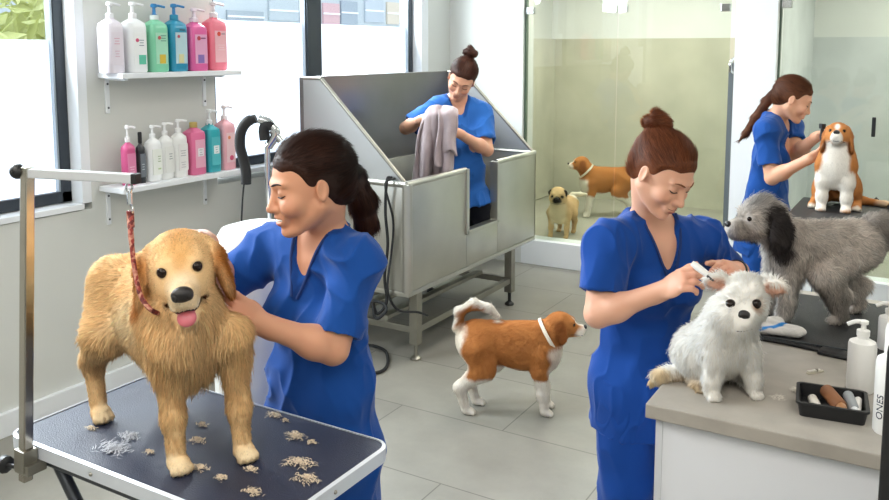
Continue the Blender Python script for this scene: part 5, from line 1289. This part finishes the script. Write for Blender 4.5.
    S(lambda q: P_.blob(H.p((.101, .003*q, -.0605)), H.p((.090, .022*q, -.0635+.006*sm)), .0042, lip, .004)); P_.blob(H.p((.101, -.012, -.0755-.003*sm)), H.p((.101, .012, -.0755-.003*sm)), .0055, lip, .004)
    S(lambda q: P_.blob(H.p((.075, .044*q, -.035)), H.p((.075, .044*q, -.035)), .018, o.get('blush', '#d48a72'), .03, amt=.5))
    S(lambda q: P_.blob(H.p((.088, .0325*q, .006)), H.p((.085, .0325*q, .006)), .012, o.get('lid', '#bf8a72'), .014, amt=.5))
    P_.blob(H.p((.112, -.006, -.047)), H.p((.112, .006, -.047)), .005, '#a5654f', .006, amt=.6)
    for q in 'LR': P_.blob(J['w'+q]+J['h'+q][0]/np.linalg.norm(J['h'+q][0])*.09*s, J['w'+q]+J['h'+q][0]/np.linalg.norm(J['h'+q][0])*.16*s, .03, o.get('blush', '#d48a72'), .06, amt=.4)
    arr_obj('body', V, Q, M_skin, t, cols=P_.C)
    sn = lambda y, z, f_=1.0, dx=.0008: B.snap(H.p((.09, y, z)), H.d((1, y*4*f_, 0)), .05)+H.d((dx, 0, 0))*hs
    for q in (-1, 1):
        lz_ = o.get('lash', -.0065)
        pts = [sn(.0325*q+a*.0155*q, lz_-.0028*(1-a*a)+.0015*a) for a in np.linspace(-1, 1.15, 9)]
        MB().tube(pts, [.0008*hs]+[.0020*hs]*7+[.0010*hs], 6).build('eyelashes', M_lash, t, smooth=True)
        pts = [sn(.013*q+a*.037*q, .0185+.0055*math.sin(a*2.4)-.001*a) for a in np.linspace(0, 1, 8)]
        MB().tube(pts, [.0018*hs, .0026*hs, .0028*hs, .0027*hs, .0024*hs, .002*hs, .0015*hs, .0008*hs], 6).build('eyebrow', mat('brow_'+hairc.strip('#'), hairc, .8), t, smooth=True)
    if sm:
        m_ = MB().sphere((0, 0, 0), (.012*hs, .022*hs, .0048*hs), n=8); m_.v = [H.p((.0905, 0, -.0682))+H.M @ v for v in m_.v]; m_.build('teeth', M_teeth, t, smooth=True)
    else:
        pts = [sn(a*.023, -.0665+.0012*abs(a)*2, 1, .0004) for a in np.linspace(-1, 1, 9)]
        MB().tube(pts, .0009*hs, 5).build('mouth_line', mat('mouth_line', '#7d3b36', .6), t)
    # ---- hair
    Hb = Body(H); dz_ = o.get('hairline', .0)
    Hb.ell((-.014, 0, .036), (.1005, .0815, .0850), k=.02); Hb.ell((-.045, 0, -.012), (.058, .066, .070), k=.03)
    Hb.plane((.090+dz_, 0, .060), (.82, 0, -.57), k=.022)
    S(lambda q: Hb.ell((.066, .060*q, .012), (.030, .028, .036), k=.018, op='-'))
    S(lambda q: Hb.ell((.004, .085*q, -.022), (.020, .018, .028), k=.008, op='-'))
    G_ = H.p(o['gather'])
    tail = o.get('tail'); bun = o.get('bun')
    if bun is not None:
        bc = H.p(bun[0]); Hb.fr = Fr(); Hb.cone(G_, bc, .026*hs, .03*hs, k=.02); r_ = bun[1]*hs
        ax_ = (bc-G_)/np.linalg.norm(bc-G_); u_ = np.cross(ax_, H.d((0, 1, 0))); u_ /= np.linalg.norm(u_); v_ = np.cross(ax_, u_)
        Hb.ell(bc, (r_*.8, r_*.8, r_*.7), k=.01)
        ring = [bc+ax_*(.004*math.sin(3*a))+(u_*math.cos(a)+v_*math.sin(a))*r_*.62 for a in np.linspace(0, 2*PI, 15)]
        Hb.chain(ring, [r_*.45+.003*math.sin(i*2.1) for i in range(15)], k=.006)
        Hb.chain([bc+ax_*r_*.5+u_*r_*.4, bc+ax_*r_*.75+v_*r_*.2, bc+ax_*r_*.45-u_*r_*.5], [r_*.3, r_*.36, r_*.3], k=.006)
    if tail is not None:
        Hb.fr = Fr(); Hb.chain([G_]+tail[0], tail[1], k=.012)
    V, Q = Hb.mesh(max(vox, .0045), 1)
    P_ = Paint(V, hairc, .004, 60)
    P_.where(np.clip(vnoise(V, 18)*.5, 0, .4), o.get('hair2', hairc))
    if tail is not None: P_.where(np.clip((np.linalg.norm(V-G_, axis=1)-.06)/.2, 0, .75), o.get('hair2', hairc))
    hb = arr_obj('hair', V, Q, M_hairb, t, cols=P_.C*.75)
    fl = G_-V; dist = np.linalg.norm(fl, axis=1)[:, None]; fl = fl/(dist+1e-6)
    if tail is not None:
        pts = [G_]+tail[0]
        D_ = np.stack([seg_d(V, pts[i], pts[i+1]) for i in range(len(pts)-1)], 1); k_ = np.argmin(D_, 1); dirs = np.array([(pts[i+1]-pts[i])/np.linalg.norm(pts[i+1]-pts[i]) for i in range(len(pts)-1)])
        w_ = np.clip((.055-np.min(D_, 1))/.02, 0, 1)[:, None]; fl = fl*(1-w_)+dirs[k_]*w_
    if bun is not None:
        w_ = np.clip((r_*1.35-np.linalg.norm(V-bc, axis=1))/.01, 0, 1)[:, None]; tg = np.cross(ax_, V-bc); tg /= np.linalg.norm(tg, axis=1)[:, None]+1e-9; fl = fl*(1-w_)+tg*w_
    Nh = vnormals(V, Q); cut = H.d((.82, 0, -.57)); lh = np.where((Nh @ cut > .35) & (np.linalg.norm(V-H.p((.03, 0, 0)), axis=1) < .115*hs), .011, .042)
    lh = lh*(1-.9*np.clip((.05*hs-np.min(np.stack([np.linalg.norm(V-H.p((.0, .08*q, -.012)), axis=1) for q in (-1, 1)]), 0))/(.015*hs), 0, 1))
    if bun is not None: lh = np.where(np.linalg.norm(V-bc, axis=1) < r_*1.3, .022, lh)
    VV, FF, CC, NN = strands(V, Q, P_.C, o.get('nh', 15000), lh, .0008 if vox < .005 else .0014, fl, lift=.03, jit=.05, droop=.0, seed=o.get('seed', 1), shade=.25)
    arr_obj('strands', VV, FF, M_hairs, hb, smooth=False, cols=CC, nrm=NN)
    for st in o.get('wisps', []): MB().tube(bez([H.p(q) for q in st], 5), .0011*hs, 5).build('loose_lock', mat('lock_'+hairc.strip('#'), hairc, .5), hb, smooth=True)
    if o.get('tie') is not None: MB().sphere(G_, (.02*hs,)*3).build('hair_tie', mat('hair_tie_'+o['tie'].strip('#'), o['tie'], .6), hb, smooth=True)
    # ---- scrub top
    C_ = Body(T_); g = .013
    wd_ = o.get('wide', 1.0); C_.ell((0, 0, -.03), (.127, .180*wd_, .13), k=.05); C_.ell((.0, 0, tz(.14)), (.112*wd_, .152*wd_, .18), k=.07); C_.ell((0, 0, tz(.34)), (.098+g, .138+g, .15+g), k=.06)
    S(lambda q: C_.ell((.075, .066*q, tz(.33)), (.052+g, .058+g, .062+g), k=.035))
    C_.cone((0, .05, -.02), (0, .06*wd_, -.20), .125, .130, k=.05).cone((0, -.05, -.02), (0, -.06*wd_, -.20), .125, .130, k=.05)
    C_.fr = Fr(); C_.cone(J['sL'], J['sR'], .052*s+g, .052*s+g, k=.06*s)
    S(lambda q: C_.cone(nb+up*.004*s-fw*.01*s, J['sL'] if q > 0 else J['sR'], .050*s+g*.8, .048*s+g, k=.035*s))
    SL = []; sl = o.get('sleeve', .72); slr = o.get('slr', .066)
    for q in 'LR':
        a, e = J['s'+q], J['e'+q]; f_ = sl[0 if q == 'L' else 1] if isinstance(sl, tuple) else sl; c = a+(e-a)*f_; dv_ = (e-a)/np.linalg.norm(e-a)
        C_.cone(a, c+dv_*.03, .060*s+.002, slr*s, k=.035)
        C_.plane(c, dv_, k=.004, reg=(c+dv_*.05, .105*s))
        C_.cone(a+(e-a)*(f_-.12), c+dv_*.05, .047*s, .058*s, k=.004, op='-')
    if not o.get('solid'):
        for a_, b_, r0, r1 in SL: C_.cone(a_, b_, r0, r1, k=.004, op='-')
    C_.fr = T_
    hem = o.get('hem', -.15); C_.plane((0, 0, hem), (0, 0, -1), k=.004)
    C_.fr = Fr()
    vz = o.get('vneck', .12); vb = nb-up*vz*s+fw*.125*s
    ntop = nb+up*.05*s+fw*.05*s
    C_.cone(vb, ntop, .004*s, o.get('vw', .074)*s, k=.004, op='-'); C_.cone(nb+up*.0*s+fw*.01*s, nb+up*.09*s, .060*s, .075*s, k=.006, op='-')
    V, Q = C_.mesh(max(vox, .0055), 1); N_ = vnormals(V, Q)
    V = fold(V, N_, up, o.get('seed', 1), .012*s)
    P_ = Paint(V, scrub)
    dk = o.get('trim', '#12336f')
    S(lambda q: P_.blob(vb-fw*.02, nb+up*.06*s+lf*.085*s*q+fw*.02, .013*s, dk, .004, amt=.55))
    top = arr_obj('scrub_top', V, Q, M_scrub, t, cols=P_.C)
    if vox < .005:
        for q in (1, -1):
            pts = []
            for a in np.linspace(0, 1, 12):
                c0 = vb+(ntop-vb)*a; r0 = (.004+(o.get('vw', .074)-.004)*a)*s+.007*s
                pp = c0+lf*q*r0; pts.append(C_.snap(pp, fw, .14, 400)+fw*.0005)
            pts = [p for i, p in enumerate(pts) if i == 0 or np.linalg.norm(p-pts[i-1]) < .035]
            pts = [pts[0]]+[(pts[i-1]+pts[i]*2+pts[i+1])/4 for i in range(1, len(pts)-1)]+[pts[-1]]
            MB().tube(bez(pts, 3), .0042*s, 8).build('neck_band', mat('neck_band_'+dk.strip('#'), dk, .85), top, smooth=True)
    if o.get('pocket'):
        px_, pz = o['pocket']
        pts = [C_.snap(T_.p((.1, px_+a*.05, pz)), fw, .12)+fw*.002 for a in np.linspace(-1, 1, 7)]
        MB().tube(pts, .0022, 6).build('pocket_seam', mat('pocket_seam', '#173f92', .8), top)
    # ---- trousers
    K_ = Body(T_); K_.ell((0, 0, .0), (.115, .168, .13), k=.05)
    K_.fr = Fr()
    for q in 'LR':
        hip, kn, an, toe = LG[q]
        K_.chain([hip, kn, an+(np.array([0, 0, -.03]) if not o.get('kneel') else 0)], [.105*s, .082*s, .072*s], k=.03)
        if not o.get('kneel'): K_.plane((an[0], an[1], .045), (0, 0, -1), k=.004, reg=((an[0], an[1], .0), .16))
    V, Q = K_.mesh(max(vox, .007), 1); N_ = vnormals(V, Q); V = fold(V, N_, up, o.get('seed', 1)+4, .010*s)
    if o.get('kneel'): V[:, 2] = np.maximum(V[:, 2], o['kneel']+.002)
    else: V[:, 2] = np.maximum(V[:, 2], .03)
    arr_obj('scrub_trousers', V, Q, M_scrub, t, cols=Paint(V, o.get('trouser', scrub)).C)
    if not o.get('kneel'):
        for q in 'LR':
            hip, kn, an, toe = LG[q]; f2 = toe-an; f2[2] = 0; f2 /= np.linalg.norm(f2); K = Body(Fr((an[0], an[1], 0), axes(f2, np.array([0, 0, 1.]))))
            K.cone((-.03, 0, .05), (.14, 0, .04), .048, .042, k=.02).ell((.10, 0, .04), (.09, .045, .042), k=.02).plane((0, 0, .002), (0, 0, -1), k=.003)
            V, Q = K.mesh(.008, 1); arr_obj('shoe', V, Q, M_shoe, t)
    return t, H, B
def hM(yaw, pitch, roll=0):
    """yaw 0 looks at the camera, + to its right; pitch looks down"""
    y = math.radians(yaw); f_ = -aF*math.cos(y)+aR*math.sin(y); A = axes(f_, aZ)
    return A @ rot('Y', pitch) @ rot('X', roll)
def woman_front():
    J = dict(hc=at(311, 182, 2.30), hf=None, hM=hM(-66, 12, 0), nb=at(324, 236, 2.38), pc=at(321, 428, 2.44),
             sL=at(358, 262, 2.27), sR=at(271, 252, 2.52), eL=at(333, 349, 2.19), wL=at(262, 324, 2.09), eR=at(222, 283, 2.46), wR=at(203, 241, 2.17))
    J['hL'] = (at(232, 306, 2.03)-at(264, 324, 2.10), -aR*.3+aF*.75+aZ*-.3, 1, dict(curl=(14, 22, 18), thumb=38, spread=.14))
    J['hR'] = (at(176, 229, 2.03)-at(203, 241, 2.17), -aZ*.8-aF*.2, -1, dict(curl=(18, 24, 18), thumb=30, spread=.16))
    G = (-.092, 0, .030)
    tl = [at(352, 175, 2.43), at(362, 200, 2.44), at(366, 222, 2.44), at(363, 240, 2.42)]
    return woman('person', 'woman in blue scrubs with a long dark ponytail, smiling and holding the golden retriever', J, .004, '#d69d7e', '#1d1310', '#184b99',
                 dict(s=1.06, hs=1.14, smile=1, gather=G, tail=(tl, [.024, .034, .040, .034, .010]), hair2='#4a281a', nh=26000, sleeve=(.84, .84), vneck=.15, vw=.066, seed=2, hem=-.20, hairline=.002,
                      wide=1.2, lash=-.0085, pocket=(.06, .02)))
def woman_middle():
    J = dict(hc=at(662, 171, 2.70), hf=None, hM=hM(38, 33, -4), nb=at(650, 224, 2.82), pc=at(645, 372, 2.86),
             sL=at(703, 240, 2.90), sR=at(607, 243, 2.72), eL=at(731, 280, 3.02), wL=at(738, 270, 2.76), eR=at(598, 314, 2.64), wR=at(662, 291, 2.56))
    J['hR'] = (at(690, 276, 2.48)-at(662, 291, 2.56), aF*.55-aZ*.6+aR*.2, 1, dict(curl=((30, 45, 30), (34, 48, 32), (38, 50, 34), (42, 52, 36)), thumb=26, spread=.04))
    J['hL'] = (at(717, 266, 2.56)-at(738, 270, 2.76), -aR*.5+aZ*-.6, -1, dict(curl=(30, 40, 30), thumb=30, spread=.05))
    t, H, B = woman('person', 'woman in blue scrubs with auburn hair in a top bun, trimming the small white dog', J, .004, '#e0ab90', '#7c472c', '#164696',
                    dict(s=1.10, hs=1.09, gather=(-.080, 0, .070), bun=((-.105, .012, .096), .040), hair2='#9c5d3a', nh=24000, sleeve=(.80, .70), vneck=.15, vw=.072, seed=5, hem=-.17, slr=.070, pocket=(.05, -.02),
                         lash=-.0075))
    w = J['wL']; d = J['hL'][0]/np.linalg.norm(J['hL'][0])
    collar(t, w+d*.012, .030, d, M_black, 'wristband', w=.008, thick=.004)
    return t, J
def woman_tub():
    f = .92
    J = dict(hc=at(462, 78, 5.80), hf=None, hM=hM(-12, 33, -22), nb=at(457.5, 100, 5.88), pc=at(464, 200, 5.90),
             sL=at(481, 113, 5.90), sR=at(436, 109, 5.84), eL=at(487, 150, 5.74), wL=at(458, 133, 5.52), eR=at(406, 128, 5.78), wR=at(423, 119, 5.54))
    J['hL'] = (at(445, 128, 5.48)-J['wL'], -aR*.8+aF*.2, 1, dict(curl=(30, 40, 30), thumb=30, spread=.05))
    J['hR'] = (at(434, 114, 5.50)-J['wR'], aR*.3-aZ*.8, -1, dict(curl=(30, 40, 30), thumb=30, spread=.05))
    return woman('person', 'woman in blue scrubs with a high bun, inside the wash tub holding a towel', J, .0065, '#d9a488', '#48291e', '#2c66b4',  # brighter light at the tub put into a paler scrub blue
                 dict(s=1.12, hs=1.16, kneel=TZ0, gather=(-.075, 0, .092), bun=((-.095, 0, .125), .040), hair2='#5f3623', nh=9000, sleeve=(.75, .82), vneck=.14, seed=8, trouser='#14161f', hem=-.02, slr=.068))
def woman_back():
    J = dict(hc=at(793, 98, 5.20), hf=None, hM=hM(70, 26, 0), nb=at(776, 119, 5.30), pc=at(764, 215, 5.36),
             sL=at(789, 127, 5.42), sR=at(766, 131, 5.14), eL=at(797, 152, 5.26), wL=at(818, 136, 5.00), eR=at(772, 178, 5.08), wR=at(811, 158, 4.86))
    J['hR'] = (at(829, 149, 4.74)-J['wR'], aZ*.3+aF*.8, -1, dict(curl=(20, 30, 25), thumb=30, spread=.06))
    J['hL'] = (at(836, 129, 4.86)-J['wL'], -aZ*.7-aF*.4, 1, dict(curl=(20, 30, 25), thumb=30, spread=.06))
    tl = [at(768, 100, 5.30), at(757, 117, 5.32), at(747, 132, 5.32), at(741, 139, 5.31)]
    t, H, B = woman('person', 'woman in blue scrubs with a long brown ponytail, holding the sitting beagle\'s muzzle', J, .006, '#dba78a', '#5c3828', '#194a94',
                    dict(s=1.08, hs=1.12, gather=(-.092, 0, .035), tail=(tl, [.022, .028, .030, .022, .008]), hair2='#7a4a2d', nh=12000, sleeve=(.62, .72), vneck=.12, seed=11, hem=-.22, tie='#e8e2de'))
    return t, J
woman_front(); WM = woman_middle(); woman_tub(); WB = woman_back()
# ---- towel in the hands of the woman in the tub
def towel():
    nu, nv = 46, 60; V = []
    for j in range(nv):
        v = j/(nv-1); yy = 110+78*v
        for i in range(nu):
            u = i/(nu-1); wl = 424-13*v**.8-2*math.sin(v*5); wr = 454+2*math.sin(v*3)-5*v
            px = wl+(wr-wl)*u; ytop = 110-4*math.sin(u*PI)+7*max(0, .25-u)*3+5*max(0, u-.8)*3
            py = ytop+(186-2*u+4*math.sin(u*9)-ytop)*v
            d_ = 5.33+.035*math.sin(u*11+v*2.2)*(.35+v)+.025*math.sin(u*23-v*3)*(.2+.8*v)+.10*max(0, .12-v)*4
            V.append(at(px, py, d_))
    # second layer folded over the hands
    F_ = [(j*nu+i, j*nu+i+1, (j+1)*nu+i+1, (j+1)*nu+i) for j in range(nv-1) for i in range(nu-1)]
    n0 = len(V)
    for j in range(30):
        v = j/29
        for i in range(nu):
            u = i/(nu-1); px = 437+(457-437)*u-1*v+1.5*math.sin(v*6); ytop = 107+3*abs(u-.4)+9*max(0, u-.75); py = ytop+(58-16*u+5*math.sin(u*7))*v
            V.append(at(px, py, 5.285+.022*math.sin(u*9-v*2)*(.3+v)+.18*max(0, .12-v)*4))
    F_ += [(n0+j*nu+i, n0+j*nu+i+1, n0+(j+1)*nu+i+1, n0+(j+1)*nu+i) for j in range(29) for i in range(nu-1)]
    V = np.array(V); c = V.mean(0)
    o = arr_obj('towel', V, np.array(F_), mat('towel_terry', '#b3a3a6', .95, bump=(260, .5), var=(20, .08), sheen=.3), None, loc=c)
    md = o.modifiers.new('thickness', 'SOLIDIFY'); md.thickness = .014
    tag(o, 'crumpled mauve-grey towel hanging from the hands of the woman in the tub', 'towel')
towel()
# ---- tools in hands
def tools():
    a = at(692, 263, 2.45); b = at(708, 275, 2.42); dd = (b-a)/np.linalg.norm(b-a); A_ = axes(dd, aZ)
    o = thing('hair_clipper', a, 'small white hair clipper held beside the white dog\'s ear', 'clipper')
    MB().tube([a, a+dd*.02, b-dd*.012, b], [.008, .011, .010, .008], 14).build('housing', M_white, o, smooth=True)
    m_ = MB().box((0, -.013, -.003), (.016, .013, .003), .001, M=A_, o=b)
    for k in range(7): m_.box((.014, -.0125+k*.0039, -.002), (.024, -.0105+k*.0039, .002), 0, M=A_, o=b)
    m_.build('blade', mat('comb_steel', '#575c62', .3, .9), o)
    c = at(822, 134, 4.80); o = thing('slicker_brush', c, 'small black brush in the back groomer\'s hand beside the beagle\'s head', 'brush')
    MB().tube([c+aZ*.035, c-aZ*.035], [.010, .012], 10).build('handle', M_black, o, smooth=True)
    MB().box((-.012, -.02, 0), (.012, .02, .03), .004, M=axes(aR, aZ), o=c+aZ*.03).build('head', M_black, o)
tools()
vs = scene.view_settings; vs.view_transform = 'Standard'; vs.look = 'None'; vs.exposure = 0.0; vs.gamma = 1.0; vs.use_curve_mapping = False
scene.cycles.use_denoising = True; scene.cycles.max_bounces = 8; scene.cycles.diffuse_bounces = 4; scene.cycles.glossy_bounces = 4; scene.cycles.transparent_max_bounces = 16
scene.cycles.sample_clamp_indirect = 6; scene.cycles.caustics_reflective = False; scene.cycles.caustics_refractive = False
